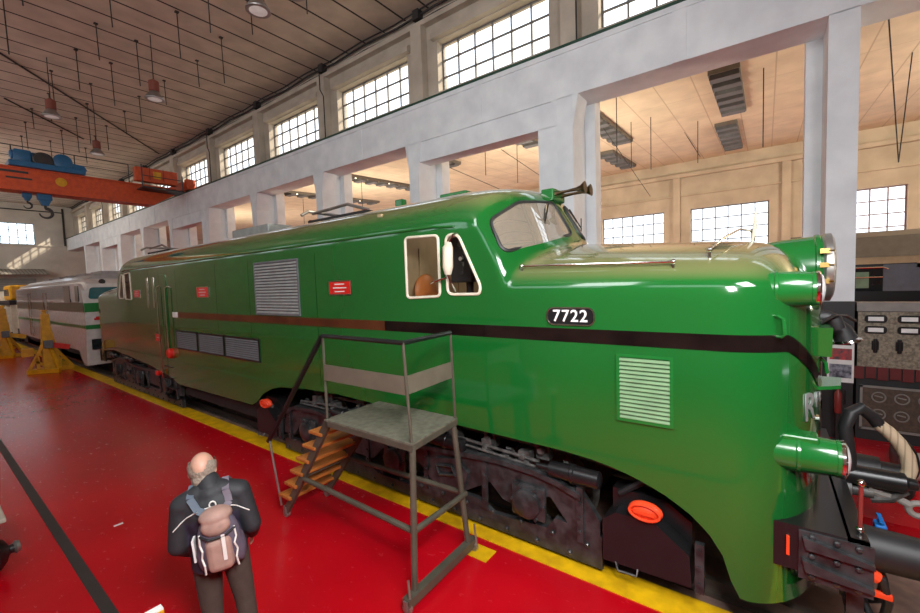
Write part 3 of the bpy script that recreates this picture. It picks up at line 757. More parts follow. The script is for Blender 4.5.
# steps, grab handles and jumper box on the nose
q = MB(); q.prism([(4.45, -.22), (5.05, -.38), (5.05, -.56), (4.70, -.52)], 'z', 1.985, 2.015); q.build('nose_step', 'loco_green2', loco)
q = MB(); q.prism([(4.55, 2.52), (4.86, 2.52), (4.90, 2.44), (4.86, 2.27), (4.60, 2.27)], 'y', -.45, -.2); bx = q.build('jumper_box', 'loco_green2', loco)
q = MB(); q.tube([(4.70, -.36, 2.28), (4.70, -.42, 2.2), (4.70, -.43, 2.12), (4.80, -.43, 2.12), (4.80, -.42, 2.2), (4.80, -.36, 2.28)], .014, 8); q.build('loop', 'loco_green2', bx, smooth=SM)
q = MB(); q.tube([(4.06, -.02, 2.66), (3.99, -.08, 2.66), (3.98, -.11, 2.64), (3.98, -.12, 2.52), (3.99, -.10, 2.50), (4.07, -.03, 2.50)], .013, 8); q.build('grab_handle', 'loco_green2', loco, smooth=SM)
q = MB(); q.tube([(5.05, -.36, 2.57), (5.05, -.44, 2.57), (5.05, -.50, 2.54), (5.05, -.53, 2.46)], [.06, .07, .07, .06], 14); q.tube([(4.7, -.36, 2.53), (4.9, -.48, 2.59), (5.2, -.6, 2.57), (5.5, -.7, 2.50)], .014, 6); q.build('jumper_cable', 'rubber', loco, smooth=SM)
q = MB(); q.tube([(5.3, -.38, 2.50), (5.3, -.50, 2.49), (5.3, -.58, 2.42), (5.3, -.62, 2.33)], [.075, .085, .085, .09], 16); jc = q.build('jumper_cable', 'rubber', loco, smooth=SM)
q = MB(); q.lathe((5.3, -.62, 2.335), (0, -.2, -1), [(0, .11), (.02, .12), (.03, .10)], 18); q.build('collar', 'chrome', jc, smooth=SM)
# ribbed hose bending forward of the nose
q = MB(); q.tube([(5.35, -.66, .98), (5.32, -.66, 1.2), (5.28, -.62, 1.50), (5.30, -.66, 1.64), (5.34, -.73, 1.68), (5.40, -.82, 1.60), (5.42, -.87, 1.52)], .054, 14); hz = q.build('air_hose', 'rubber', loco, smooth=SM)
q = MB(); q.tube([(5.42, -.86, 1.53), (5.43, -.93, 1.47), (5.45, -1.01, 1.37), (5.46, -1.07, 1.25), (5.46, -1.09, 1.13), (5.46, -1.07, 1.03), (5.45, -1.02, .97), (5.44, -.96, .94)], .056, 14); q.build('canvas_sleeve', 'hose', hz, smooth=SM)
q = MB(); q.tube([(5.44, -.99, .93), (5.42, -.80, .96), (5.38, -.45, .98)], .05, 12); q.tube([(5.44, -.98, .93), (5.43, -.9, .94)], .075, 12); q.build('pipe', 'black', hz, smooth=SM)
q = MB(); q.lathe((5.36, -.62, 1.02), (0, -1, 0), [(0, .09), (.42, .09), (.44, .06), (.5, .05)], 14); q.build('valve_body', 'black', loco, smooth=SM)

# roof gear
q = MB(); q.box(5.22, 5.62, 2.28, 2.46, 4.06, 4.22, .02); hb = q.build('horn_box', 'loco_green2', loco)
for dx in (0, .22):
    q = MB(); q.lathe((5.30 + dx, 2.30, 4.15), (.05, -1, .06), [(0, .045), (.05, .025), (.18, .018), (.30, .024), (.36, .04), (.41, .075), (.42, .08)], 18); q.build('horn', 'horn_bronze', hb, smooth=SM)
q = MB(); q.box(5.0, 5.45, 3.55, 4.05, 4.22, 4.36, .02); q.build('roof_hatch', 'loco_green2', loco)
q = MB(); q.box(5.0, 5.12, 4.85, 5.02, 4.2, 4.42, .02); q.build('roof_vent', 'loco_green2', loco)
q = MB(); q.box(4.9, 5.9, 8.9, 10.6, 4.2, 4.46, .03); q.build('roof_box', 'alu', loco)
for y in (6.3, 15.2):
    q = MB(); q.box(4.75, 6.05, y - .85, y + .85, 4.24, 4.29)
    pan = q.build('pantograph', 'black_matte', loco)
    for x in (4.8, 6.0):
        q = MB(); q.tube([(x, y - .85, 4.29), (x, y - .3, 4.46), (x, y + .75, 4.42)], .028, 8); q.build('arm', 'steel', pan)
    q = MB(); q.tube([(4.55, y + .75, 4.36), (4.7, y + .75, 4.45), (6.1, y + .75, 4.45), (6.25, y + .75, 4.36)], .03, 8); q.build('collector_bow', 'steel', pan)
    for dx, dy in ((4.8, -.8), (6.0, -.8), (4.8, .8), (6.0, .8)):
        q = MB(); q.lathe((dx, y + dy, 4.08), (0, 0, 1), [(0, .06), (.05, .09), (.08, .05), (.13, .09), (.16, .05), (.22, .05)], 12); q.build('insulator', 'maroon', pan, smooth=SM)
# wipers
for s in (-1, 1):
    a, na = onbody((CX + s * .35, -3, 3.98), (0, 1, 0)); b_, nb_ = onbody((CX + s * .62, -3, 3.72), (0, 1, 0))
    q = MB(); q.tube([a + na * .03, b_ + nb_ * .02], .009, 6); q.obox(b_ + nb_ * .014 + Vector((0, 0, .16)), b_ + nb_ * .014 - Vector((0, 0, .16)), .012, .012); q.build('wiper', 'black', loco)

# underframe, buffer beams, buffers and couplings
q = MB(); q.box(4.45, 6.35, .5, 18.0, 1.08, 1.3); q.build('underframe', 'black_matte', loco)
for s in (-1, 1):
    X = CX + s * 1.2
    q = MB(); q.obox((X, .42, .80), (X, 1.0, 1.12), .03, .10, (0, 0, 1)); q.obox((X - s * .08, .30, .62), (X - s * .08, .62, 1.05), .03, .14, (0, 1, 0)); q.build('skirt_stay', 'bogie_grey', loco)
    q = MB(); q.tube([(X, .45, 1.0), (X + s * .05, .75, .98), (X + s * .05, 1.1, 1.08), (X, 1.6, 1.10), (X, 2.4, 1.12), (X, 4.0, 1.13), (X, 6.4, 1.15)], .028, 8); q.build('conduit', 'bogie_grey', loco, smooth=SM)
    q = MB(); q.tube([(X + s * .1, 1.15, .86), (X + s * .1, 1.0, .98), (X + s * .08, .9, 1.06), (X, .85, 1.12)], .035, 8); q.build('sand_hose', 'rubber', loco, smooth=SM)
    for y in (2.0, 2.7, 3.3, 4.4, 5.1, 5.9):
        q = MB(); q.box(X - .06, X + .06, y - .08, y + .08, .98, 1.2, .01); q.lathe((X + s * .06, y, 1.1), (s, 0, 0), [(0, .05), (.05, .05), (.07, .03)], 10); q.build('junction_box', 'bogie_grey', loco)
q = MB(); q.box(4.05, 6.75, 8.1, 11.7, .42, .78); q.build('belly_tank', 'black_matte', loco)
for rear in (False, True):
    fy = (lambda y: 2 * YM - y) if rear else (lambda y: y)
    q = MB()
    def bb(x0, x1, y0, y1, z0, z1): q.box(x0, x1, min(fy(y0), fy(y1)), max(fy(y0), fy(y1)), z0, z1)
    bb(4.02, 6.78, -.62, -.50, .64, 1.02); bb(4.02, 4.05, -.62, .02, .66, 1.02); bb(6.75, 6.78, -.62, .02, .66, 1.02); bb(4.05, 6.75, -.52, -.1, .99, 1.02)
    bbm = q.build('buffer_beam', 'black', loco)
    for s in (-1, 1):
        x = CX + s * .90
        q = MB(); sg = 1 if rear else -1
        q.lathe((x, fy(-.60), .76), (0, sg, 0), [(0, .21), (.03, .21), (.04, .165), (.42, .15), (.43, .11), (.60, .11), (.61, .24), (.64, .25), (.66, .23)], 28); bu = q.build('buffer', 'rubber', loco, smooth=SM)
        q = MB()
        for zz in (.62, .90):
            for xx in (-.17, .17): q.lathe((x + xx, fy(-.62), zz), (0, sg, 0), [(0, .025), (.02, .025), (.03, .015)], 8)
        q.build('bolts', 'steel', bu)
    q = MB(); y = fy(-.62); sg = 1 if rear else -1
    q.lathe((CX, y, .86), (0, sg, 0), [(0, .12), (.06, .12), (.07, .06), (.22, .06)], 14); q.tube([(CX, y + sg * .2, .80), (CX, y + sg * .34, .84), (CX, y + sg * .42, .92), (CX, y + sg * .36, 1.0), (CX, y + sg * .26, .99)], .045, 10)
    q.build('draw_hook', 'bogie_grey', loco, smooth=SM)
    if not rear:
        q = MB(); q.tube([(5.4, -.80, .90), (5.4, -.88, .87), (5.4, -1.0, .85), (5.4, -1.08, .81)], [.055, .045, .035, .035], 10); q.tube([(5.4, -1.14 + .065 * math.cos(a), .78 + .06 * math.sin(a)) for a in [2 * PI * k / 16 for k in range(16)]], .028, 8, closed=True); q.build('coupling_link', 'frame_grey', loco, smooth=SM)
        q = MB(); q.box(4.96, 5.08, -.87, -.79, .68, .75, .015); q.tube([(5.02, -.83, .75), (5.02, -.83, .79)], .02, 8); q.box(4.94, 5.10, -.845, -.815, .78, .80); q.build('air_cock', 'blue_valve', loco)
        # plates and gussets at the buffer foot
        q = MB(); q.box(4.00, 4.022, -.64, -.22, .62, 1.0)
        for z in (.68, .86): q.prism([(-.24, z + .11), (-.64, z + .03), (-.64, z), (-.26, z + .02)], 'x', 3.955, 4.01)
        for yy in (-.30, -.44, -.56):
            for z in (.66, .82, .97): q.lathe((4.0, yy, z), (-1, 0, 0), [(0, .022), (.015, .022), (.022, .012)], 8)
        q.build('gusset_plate', 'bogie', loco)
        q = MB(); q.box(3.992, 4.018, -.165, -.145, .78, .93); q.build('red_mark', 'orange_red', loco)
        q = MB(); q.tube([(4.17, -.585, 1.02), (4.17, -.585, 1.40)], .014, 8); mk = q.build('marker_rod', 'maroon', loco, smooth=SM)
        for z in (1.04, 1.40):
            q = MB(); q.ball((4.17, -.585, z), .028, seg=12); q.build('knob', 'chrome', mk, smooth=SM)
        for x, yy in ((4.35, -.72), (4.62, -.74)):
            q = MB(); q.tube([(x, -.60, .66), (x, yy - .02, .60), (x + .02, yy - .06, .42), (x + .06, yy - .04, .24), (x + .14, yy, .16), (x + .24, yy + .04, .22), (x + .3, -.62, .40)], .03, 10); bh = q.build('brake_hose', 'rubber', loco, smooth=SM)
            q = MB(); q.tube([(x, -.60, .66), (x, -.72, .60)], .045, 10); q.box(x - .02, x + .02, -.80, -.66, .45, .50, .01); q.build('cock_handle', 'orange_red', bh)
        q = MB(); q.box(4.2, 4.28, -.62, -.52, .25, .66); q.box(4.2, 5.0, -.60, -.54, .22, .28); q.build('step_bracket', 'bogie', loco)
        q = MB(); q.box(4.55, 4.63, -.62, -.52, .25, .66); q.build('step_bracket', 'bogie', loco)

# bogies: built about their own centre, then the rear one is a turned copy
bog = bpy.data.objects.new('bogie', None); COL.objects.link(bog)
for s in (-1, 1):
    X = s * 1.40
    lo_, hi_ = min(X, X - s * .07), max(X, X - s * .07)
    top_ = [(-2.88, .55), (-2.70, .80), (-2.45, .88), (-2.18, .93), (-1.73, .95), (-1.27, .92), (-.5, .86), (.5, .84), (1.3, .90), (1.9, .95), (2.5, .92), (2.75, .8), (2.9, .55)]
    bot_ = [(2.9, .36), (2.6, .36), (2.35, .62), (1.95, .62), (1.6, .42), (.5, .42), (.25, .64), (-.3, .66), (-.7, .42), (-1.2, .40), (-1.58, .62), (-1.75, .46), (-1.92, .43), (-2.12, .58), (-2.35, .66), (-2.55, .42), (-2.88, .36)]
    q = MB(); q.prism(top_ + bot_, 'x', lo_, hi_)
    q.prism([(a, b - .005) for a, b in top_[1:-1]] + [(a, b - .06) for a, b in top_[1:-1]][::-1], 'x', min(X - s * .02, X + s * .05), max(X - s * .02, X + s * .05))
    fr = q.build('frame_plate', 'bogie', bog); 
    q = MB(); q.prism([(-2.9, .06), (2.9, .06), (2.9, .26), (2.5, .30), (2.3, .22), (1.9, .22), (1.7, .34), (.6, .34), (.4, .22), (-.3, .22), (-.5, .36), (-1.4, .36), (-1.6, .24), (-2.3, .30), (-2.4, .44), (-2.9, .40)], 'x', lo_, hi_)
    for k in range(30): q.lathe((X, -2.75 + .19 * k, .12 if k % 2 else .27), (s, 0, 0), [(0, .026), (.016, .024), (.026, .012)], 8)
    q.build('tie_bar', 'bogie', bog)
    for yy in (-2.1, 0, 2.1):
        q = MB(); q.box(min(X, X + s * .05), max(X, X + s * .05), yy - .21, yy + .21, .36, .74, .03); q.lathe((X + s * .05, yy, .54), (s, 0, 0), [(0, .16), (.05, .16), (.07, .12)], 18)
        for a in range(6): q.lathe((X + s * .05, yy + .19 * math.cos(a * PI / 3), .54 + .19 * math.sin(a * PI / 3)), (s, 0, 0), [(0, .022), (.02, .018)], 8)
        q.build('axle_box', 'bogie', bog, smooth=SM)
        for dy in (-.36, .36):
            q = MB(); n = 48; q.tube([(X - s * .16 + .075 * math.cos(k * .8), yy + dy + .075 * math.sin(k * .8), .58 + .40 * k / n) for k in range(n + 1)], .018, 6); q.build('coil_spring', 'bogie_grey', bog, smooth=SM)
        for d in (-.585, .585):
            q = MB(); q.box(min(X, X + s * .03), max(X, X + s * .03), yy + d - .035, yy + d + .035, .28, .86)
            for z in (.4, .55, .7): q.lathe((X + s * .02, yy + d, z), (s, 0, 0), [(0, .02), (.028, .016)], 8)
            q.build('horn_guide', 'bogie', bog)
    for yy in (-2.62, -.95, 1.1):
        q = MB(); q.lathe((s * 1.40, yy - .28, .98), (0, 1, 0), [(0, .05), (.02, .085), (.26, .09), (.27, .10), (.30, .10), (.31, .085), (.54, .08), (.56, .03), (.70, .03)], 18); q.build('brake_cylinder', 'black', bog, smooth=SM)
    q = MB(); q.tube([(s * 1.34, -2.2, .99), (s * 1.34, -1.2, 1.04), (s * 1.36, 0, 1.0), (s * 1.34, 1.4, 1.06), (s * 1.34, 2.4, 1.0)], .02, 8); q.tube([(s * 1.38, -2.4, .93), (s * 1.38, -1.0, 1.0), (s * 1.38, 2.3, .98)], .016, 8); q.build('air_pipe', 'bogie_grey', bog, smooth=SM)
    for k in range(9):
        q = MB(); yy = -2.0 + .5 * k; q.box(min(s * 1.2, s * 1.34), max(s * 1.2, s * 1.34), yy - .07, yy + .07, .92, 1.06 + .04 * (k % 3), .01); q.lathe((s * 1.34, yy, 1.0), (s, 0, 0), [(0, .035), (.04, .03)], 8); q.build('bracket', 'bogie_grey', bog)
    q = MB(); q.prism([(-1.28, .66), (-1.1, .80), (-.75, .74), (-.62, .5), (-.7, .4), (-1.2, .38)], 'x', min(X, X + s * .04), max(X, X + s * .04)); q.tube([(X + s * .06, -1.1, .60), (X + s * .06, -.85, .55), (X + s * .06, -.8, .66), (X + s * .06, -1.05, .7)], .02, 6, closed=True); q.build('cast_bracket', 'bogie', bog)
    for yy in (-2.1, 0, 2.1):
        q = MB(); x = s * .77
        q.lathe((x, yy, .55), (s, 0, 0), [(0, .58), (.03, .56), (.09, .55), (.135, .545), (.136, .46), (.10, .44), (.10, .16), (.17, .13), (.2, .1)], 40); q.build('wheel', 'bogie_grey', bog, smooth=SM)
for yy in (-2.1, 0, 2.1):
    q = MB(); q.tube([(-.9, yy, .55), (.9, yy, .55)], .09, 14); q.build('axle', 'bogie_grey', bog, smooth=SM)
    q = MB(); q.box(-.6, .6, yy - .45, yy + .35, .3, .85, .05); q.build('traction_motor', 'black_matte', bog)
for yy in (-1.05, 1.05):
    q = MB(); q.box(-1.33, 1.33, yy - .2, yy + .2, .45, .85); q.build('cross_beam', 'black_matte', bog)
bog.parent = loco; bog.location = (0, 4.2 - YM, 0)
b2 = dup(bog, (0, 14.75 - YM, 0), PI); b2.parent = loco
# sandboxes with red filler caps
def sandbox(y0, y1, red_y, rear=False):
    for s in (-1, 1):
        X = CX + s * 1.47
        q = MB(); q.prism([(y1, .23), (y1, .64), (y1 - .12, .74), (y0 + .32, .76), (y0 + .02, .54), (y0, .26)], 'x', min(X, X - s * .32), max(X, X - s * .32)); q.prism([(y1 - .05, .5), (y1 - .05, .9), (y0 + .25, .9), (y0 + .02, .75), (y0 + .02, .5)], 'x', min(X - s * .18, X - s * .36), max(X - s * .18, X - s * .36))
        o = q.build('sandbox', 'black', loco)
        q = MB(); q.ball((X - s * .03, red_y, .83), .07, .15, .085); q.tube([(X + s * .03, red_y + .13 * math.cos(a), .835 + .07 * math.sin(a)) for a in [2 * PI * k / 20 for k in range(20)]], .014, 8, closed=True); q.box(X + s * .02, X + s * .05, red_y - .09, red_y + .09, .82, .85); q.build('filler_cap', 'orange_red', o, smooth=SM)
        q = MB(); q.tube([(X - s * .1, y0 + .3, .74), (X - s * .1, y0 + .3, .8)], .03, 8); q.tube([(X - .02 * s, y0 + .45, .26), (X + .03 * s, y0 + .45, .20), (X + .03 * s, y0 + .62, .19), (X - .02 * s, y0 + .66, .26)], .012, 6); q.build('sand_pipe', 'bogie_grey', o)
        q = MB(); q.box(X - s * .05 - .03, X - s * .05 + .03, y0 - .09, y0 - .02, .22, .66)
        for z in (.3, .45, .6): q.lathe((X - .08 * s, y0 - .055, z), (s, 0, 0), [(0, .02), (.07, .02)], 8)
        q.build('hanger_plate', 'bogie', o)
sandbox(.50, 1.27, .88); sandbox(7.25, 7.95, 7.6)
# ------------------------------------------------------------------ mobile inspection platform
plat = thing('inspection_platform', 'grey steel inspection platform on castors with wooden stair treads beside the green locomotive', 'platform', (3.15, 3.6, 0))
ZD, ZR = 1.50, 2.45
q = MB(); q.prism([(2.74, 2.66), (3.57, 2.75), (3.57, 4.02), (2.74, 4.02)], 'z', ZD - .02, ZD); dk = q.build('deck', 'plat_deck', plat)
q = MB()
for a, b in (((2.76, 2.68), (2.76, 4.0)), ((3.55, 2.77), (3.55, 4.0)), ((2.74, 2.68), (3.57, 2.77)), ((2.74, 4.0), (3.57, 4.0))): q.obox((*a, ZD - .05), (*b, ZD - .05), .04, .06)
q.build('deck_frame', 'plat_grey', plat)
for x0, x1, yt in ((2.78, 2.66, 2.69), (3.53, 3.52, 2.78)):
    q = MB(); q.tube([(x0, yt, ZD - .04), (x1, 2.62, .12)], .032, 12); q.build('leg', 'plat_grey', plat)
q = MB(); q.obox((2.52, 2.60, .10), (3.64, 2.62, .10), .085, .085); q.build('foot_bar', 'plat_grey', plat)
for x in (2.54, 3.60):
    q = MB(); q.lathe((x - .02, 2.60, .05), (1, 0, 0), [(0, .05), (.04, .05)], 16); q.box(x - .035, x + .035, 2.58, 2.62, .04, .13)
    q.tube([(x, 2.56, .03), (x + .02, 2.60, .30)], .012, 6); q.build('castor', 'steel', plat)
for x0, x1 in ((2.78, 2.80), (3.54, 3.42)):
    q = MB(); q.obox((x0, 4.0, ZD - .04), (x1, 5.02, .10), .09, .045, (1, 0, 0)); q.build('stair_stringer', 'plat_grey', plat)
    q = MB(); q.lathe((x1 - .02, 5.04, .055), (1, 0, 0), [(0, .055), (.04, .055)], 16); q.box(x1 - .03, x1 + .03, 5.0, 5.07, .04, .15); q.build('castor', 'steel', plat)
for k in range(6):
    t = (k + .45) / 6.2; y = lerp(4.06, 5.0, t); z = lerp(ZD - .12, .16, t)
    q = MB(); q.box(2.74, lerp(3.55, 3.44, t), y - .03, y + .22, z - .018, z + .018, .006); q.build('tread', 'wood', plat)
for x0, x1 in ((2.72, 2.79), (3.56, 3.49)):
    q = MB(); q.tube([(x0, 2.67, .66), (x1, 4.62, .64)], .031, 10); q.build('brace', 'plat_grey', plat)
q = MB(); q.tube([(2.70, 2.66, .66), (3.56, 2.66, .66)], .031, 10); q.build('brace', 'plat_grey', plat)
q = MB(); q.tube([(2.79, 4.62, .64), (3.49, 4.62, .64)], .02, 10); q.build('brace', 'plat_grey', plat)
for (x, y, xt, yt) in ((2.77, 4.0, 2.78, 4.02), (2.76, 2.68, 2.76, 2.74), (3.56, 2.77, 3.55, 2.79)):
    q = MB(); q.tube([(x, y, ZD - .02), (xt, yt, ZR)], .015, 8); q.build('guard_post', 'plat_grey', plat)
q = MB(); q.tube([(2.78, 4.02, ZR), (2.76, 2.74, ZR), (3.55, 2.79, ZR)], .024, 10); q.build('hand_rail', 'black', plat)
q = MB(); q.box(2.755, 2.763, 2.73, 4.0, ZR - .50, ZR - .32); q.prism([(2.757, 2.726), (3.555, 2.782), (3.555, 2.79), (2.757, 2.734)], 'z', ZR - .50, ZR - .32); q.build('guard_panel', 'plat_panel', plat)
q = MB(); q.obox((2.77, 4.02, ZR), (2.74, 5.28, .98), .05, .035); q.build('stair_rail', 'black', plat)
q = MB(); q.tube([(2.74, 5.26, 1.02), (2.78, 5.12, .14)], .014, 8); q.build('rail_post', 'steel', plat)

# ------------------------------------------------------------------ organic meshes for the visitor
def organic(name, bmk, m, parent, voxel=.012, it=6):
    me = bpy.data.meshes.new(name); bmk.bm.to_mesh(me); bmk.bm.free()
    o = bpy.data.objects.new(name, me); COL.objects.link(o)
    r = o.modifiers.new('r', 'REMESH'); r.mode = 'VOXEL'; r.voxel_size = voxel; r.use_smooth_shade = True
    s = o.modifiers.new('s', 'SMOOTH'); s.iterations = it; s.factor = .5
    bpy.context.view_layer.update()
    nm = bpy.data.meshes.new_from_object(o.evaluated_get(bpy.context.evaluated_depsgraph_get()))
    o.modifiers.clear(); o.data = nm; bpy.data.meshes.remove(me); nm.name = name
    nm.materials.clear()
    for x in (m if isinstance(m, (list, tuple)) else [m]): nm.materials.append(M[x])
    for p in nm.polygons: p.use_smooth = True
    if parent is not None: o.parent = parent
    return o
RZ = math.radians(-30)
per = thing('person', 'balding grey-haired person in dark jacket and brown trousers seen from behind on red floor', 'person', (1.445, 3.505, 0))
per.rotation_euler = (0, math.radians(-4.5), RZ)
# body: one continuous surface (local axes: +y is the way the visitor faces)
b = MB()
hd = Matrix.Rotation(math.radians(-22), 3, 'X')
hc = Vector((-.045, .085, 1.565))
def hp(x, y, z): return hc + hd @ (Vector((x, y, z)) * 1.10)
b.ball(hp(0, 0, .02), .088, .108, .112, hd); b.ball(hp(0, .03, -.05), .068, .086, .094, hd); b.ball(hp(0, .055, -.10), .038, .04, .03, hd)      # skull, face, chin
b.capsule(hp(0, .098, -.015), hp(0, .118, -.045), .012, .017, 10); b.capsule(hp(-.03, .085, .01), hp(.03, .085, .01), .014, .014, 8)           # nose, brow
b.capsule(hp(-.022, .095, -.078), hp(.022, .095, -.078), .009, .009, 8)                                                                         # lips
for s in (-1, 1):
    b.ball(hp(s * .082, -.005, -.02), .013, .024, .036, hd)                                                                                   # ears
    b.ball(hp(s * .032, .088, -.005), .014, .010, .009, hd)
b.capsule((-.03, .045, 1.50), (0, 0, 1.40), .062, .068)
b.ball((0, 0, 1.26), .19, .115, .20); b.ball((0, .01, 1.05), .165, .11, .18); b.ball((0, 0, .93), .172, .12, .12)
for s in (-1, 1):
    b.capsule((s * .12, 0, 1.39), (s * .19, 0, 1.36), .06, .062)
    b.capsule((s * .205, 0, 1.34), (s * .25, -.03, 1.07), .056, .044); b.capsule((s * .25, -.03, 1.07), (s * .225, .15, .90), .042, .030)
    b.ball((s * .218, .20, .85), .020, .042, .048)                                                                                          # palm
    for i, (dy, ln) in enumerate(((.045, .075), (.02, .085), (-.006, .08), (-.028, .062))):
        p0 = Vector((s * .216, .215 + dy * .8, .82 + dy * .5)); p1 = p0 + Vector((-s * .006, .012, -ln * .55)); p2 = p1 + Vector((-s * .028, .012, -ln * .42))
        b.capsule(p0, p1, .0105, .0095, 8); b.capsule(p1, p2, .0095, .008, 8)
    b.capsule((s * .20, .20, .87), (s * .18, .245, .85), .013, .011, 8); b.capsule((s * .18, .245, .85), (s * .17, .26, .82), .011, .009, 8)
    b.capsule((s * .095, 0, .88), (s * .115, .01, .48), .088, .056); b.capsule((s * .115, .01, .48), (s * .125, -.02, .09), .054, .037)
    b.capsule((s * .125, -.03, .045), (s * .14, .14, .03), .036, .028)
organic('body', b, 'skin', per, .011, 4)
# grey fringe of hair round the back and sides of the bald crown
b = MB(); b.ball((0, 0, .02), .0935, .1135, .117, seg=40); b.ball((0, .01, -.05), .078, .098, .104, seg=40)
def bald(c):
    if c.y > .058 + .25 * max(0, -c.z) * 0 or c.z < -.125 or c.z > .075: return True
    return c.z > -.022 + .075 * clamp((abs(c.x) - .03) / .035) + (.02 if c.y > 0 else 0)
bmesh.ops.delete(b.bm, geom=[f for f in b.bm.faces if bald(f.calc_center_median())], context='FACES')
for v in b.bm.verts:
    k = 1 + random.uniform(-.012, .018); v.co = hp(v.co.x * k, v.co.y * k, v.co.z)
hr = b.build('hair', 'hair', None, smooth=2.0, origin=(0, 0, 0)); hr.parent = per
# jacket
b = MB()
b.ball((0, -.005, 1.25), .225, .150, .21); b.ball((0, 0, 1.05), .205, .145, .22); b.ball((0, 0, .93), .205, .150, .15)
b.tube([(0, 0, .84), (0, 0, .93), (0, 0, 1.05)], [.205, .2, .15], 24)
b.capsule((0, .02, 1.45), (0, 0, 1.38), .085, .12)
for s in (-1, 1):
    b.capsule((s * .08, -.01, 1.40), (s * .195, -.005, 1.345), .085, .092)
    b.capsule((s * .20, -.005, 1.33), (s * .258, -.04, 1.06), .088, .072); b.capsule((s * .258, -.04, 1.06), (s * .23, .14, .905), .070, .054)
jk = organic('jacket', b, ['jacket', 'navy'], per, .012, 5)
for p in jk.data.polygons:
    c = p.center
    if abs(c.x) < .19 and c.z < 1.24 + .0 * abs(c.x) and c.y < .05 and c.z > .8: p.material_index = 1
jb = BVHTree.FromPolygons([v.co for v in jk.data.vertices], [p.vertices[:] for p in jk.data.polygons])
def onj(x, z, d=.004):
    h = jb.ray_cast(Vector((x, -1, z)), Vector((0, 1, 0))); return h[0] + h[1] * d if h[0] else Vector((x, -.15, z))
b = MB(); b.tube([onj(-.26 + .52 * k / 24, 1.335 - .13 * abs(k / 12 - 1) ** 2) for k in range(25)], .0045, 6); o = b.build('piping', 'cord', None, origin=(0, 0, 0)); o.parent = jk
b = MB(); b.capsule((-.01, .03, 1.475), (0, .0, 1.43), .084, .092); o = organic('collar', b, 'jacket', jk, .01, 3)
# trousers and shoes
b = MB(); b.ball((0, 0, .92), .185, .135, .14)
for s in (-1, 1):
    b.capsule((s * .098, 0, .86), (s * .118, .01, .48), .108, .082); b.capsule((s * .118, .01, .48), (s * .128, -.015, .10), .080, .068)
organic('trousers', b, 'trousers', per, .012, 5)
for s in (-1, 1):
    b = MB(); b.capsule((s * .128, -.05, .045), (s * .145, .17, .042), .045, .04); b.ball((s * .13, -.03, .08), .05, .06, .05); b.box(s * .137 - .05, s * .137 + .05, -.09, .205, .0, .025, .01); organic('shoe', b, 'shoe', per, .009, 4)
# backpack (a thing of its own), built in the visitor's axes
pk = thing('backpack', 'small tan and mauve backpack with white cords on the person\'s back', 'backpack', (1.445, 3.505, 0)); pk.rotation_euler = (0, math.radians(-4.5), RZ)
PX = .05
b = MB(); b.ball((PX, -.205, 1.09), .15, .09, .25); b.box(PX - .125, PX + .125, -.265, -.13, .88, 1.25, .05); b.ball((PX - .125, -.18, 1.0), .042, .065, .13); b.ball((PX + .125, -.18, 1.0), .042, .065, .13)
bag = organic('bag', b, 'pack_purple', pk, .01, 4)
b = MB(); b.box(PX - .09, PX + .09, -.315, -.2, .89, 1.16, .045); organic('front_pocket', b, 'pack_tan', pk, .009, 3)
b = MB(); b.ball((PX, -.215, 1.30), .115, .10, .06); b.ball((PX, -.27, 1.24), .10, .05, .075); organic('top_flap', b, 'pack_tan', pk, .009, 3)
b = MB(); b.tube([(PX - .11, -.27, 1.19), (PX - .05, -.325, 1.175), (PX + .05, -.325, 1.175), (PX + .12, -.265, 1.19)], .009, 6); b.build('flap_strap', 'black_matte', None, origin=(0, 0, 0)).parent = pk
b = MB(); b.obox((PX + .045, -.33, 1.19), (PX + .04, -.322, .99), .024, .006, (0, 1, 0)); b.build('webbing', 'cord', None, origin=(0, 0, 0)).parent = pk
for s in (-1, 1):
    b = MB(); b.tube([(PX + s * .115, -.265, 1.20), (PX + s * .12, -.265, 1.12), (PX + s * .105, -.285, 1.08), (PX + s * .118, -.27, 1.02), (PX + s * .105, -.285, .97), (PX + s * .11, -.265, .89)], .007, 6); b.build('cord', 'cord', None, origin=(0, 0, 0)).parent = pk
    b = MB(); pts = [(PX + s * .055, -.165, 1.30), onj(s * .10 + .03, 1.33, .012), onj(s * .115 + .015, 1.38, .012), onj(s * .12, 1.42, .014), Vector((s * .115, .02, 1.478)), Vector((s * .12, .10, 1.42))]
    pts = [Vector(p) for p in pts]
    for i in range(len(pts) - 1): b.obox(pts[i], pts[i + 1], .05, .012, (0, -1, .6) if i < 3 else (0, 0, 1))
    b.build('shoulder_strap', 'pack_blue' if s < 0 else 'pack_strap', None, origin=(0, 0, 0)).parent = pk
b = MB(); b.tube([(.03 + .022 * math.cos(a), -.155, 1.355 + .028 * math.sin(a)) for a in [2 * PI * k / 14 for k in range(14)]], .006, 6, closed=True); b.build('carry_loop', 'cord', None, origin=(0, 0, 0)).parent = pk
b = MB(); b.box(PX - .185, PX - .170, -.20, -.12, .97, 1.14); b.build('folded_map', 'paper', None, origin=(0, 0, 0)).parent = pk

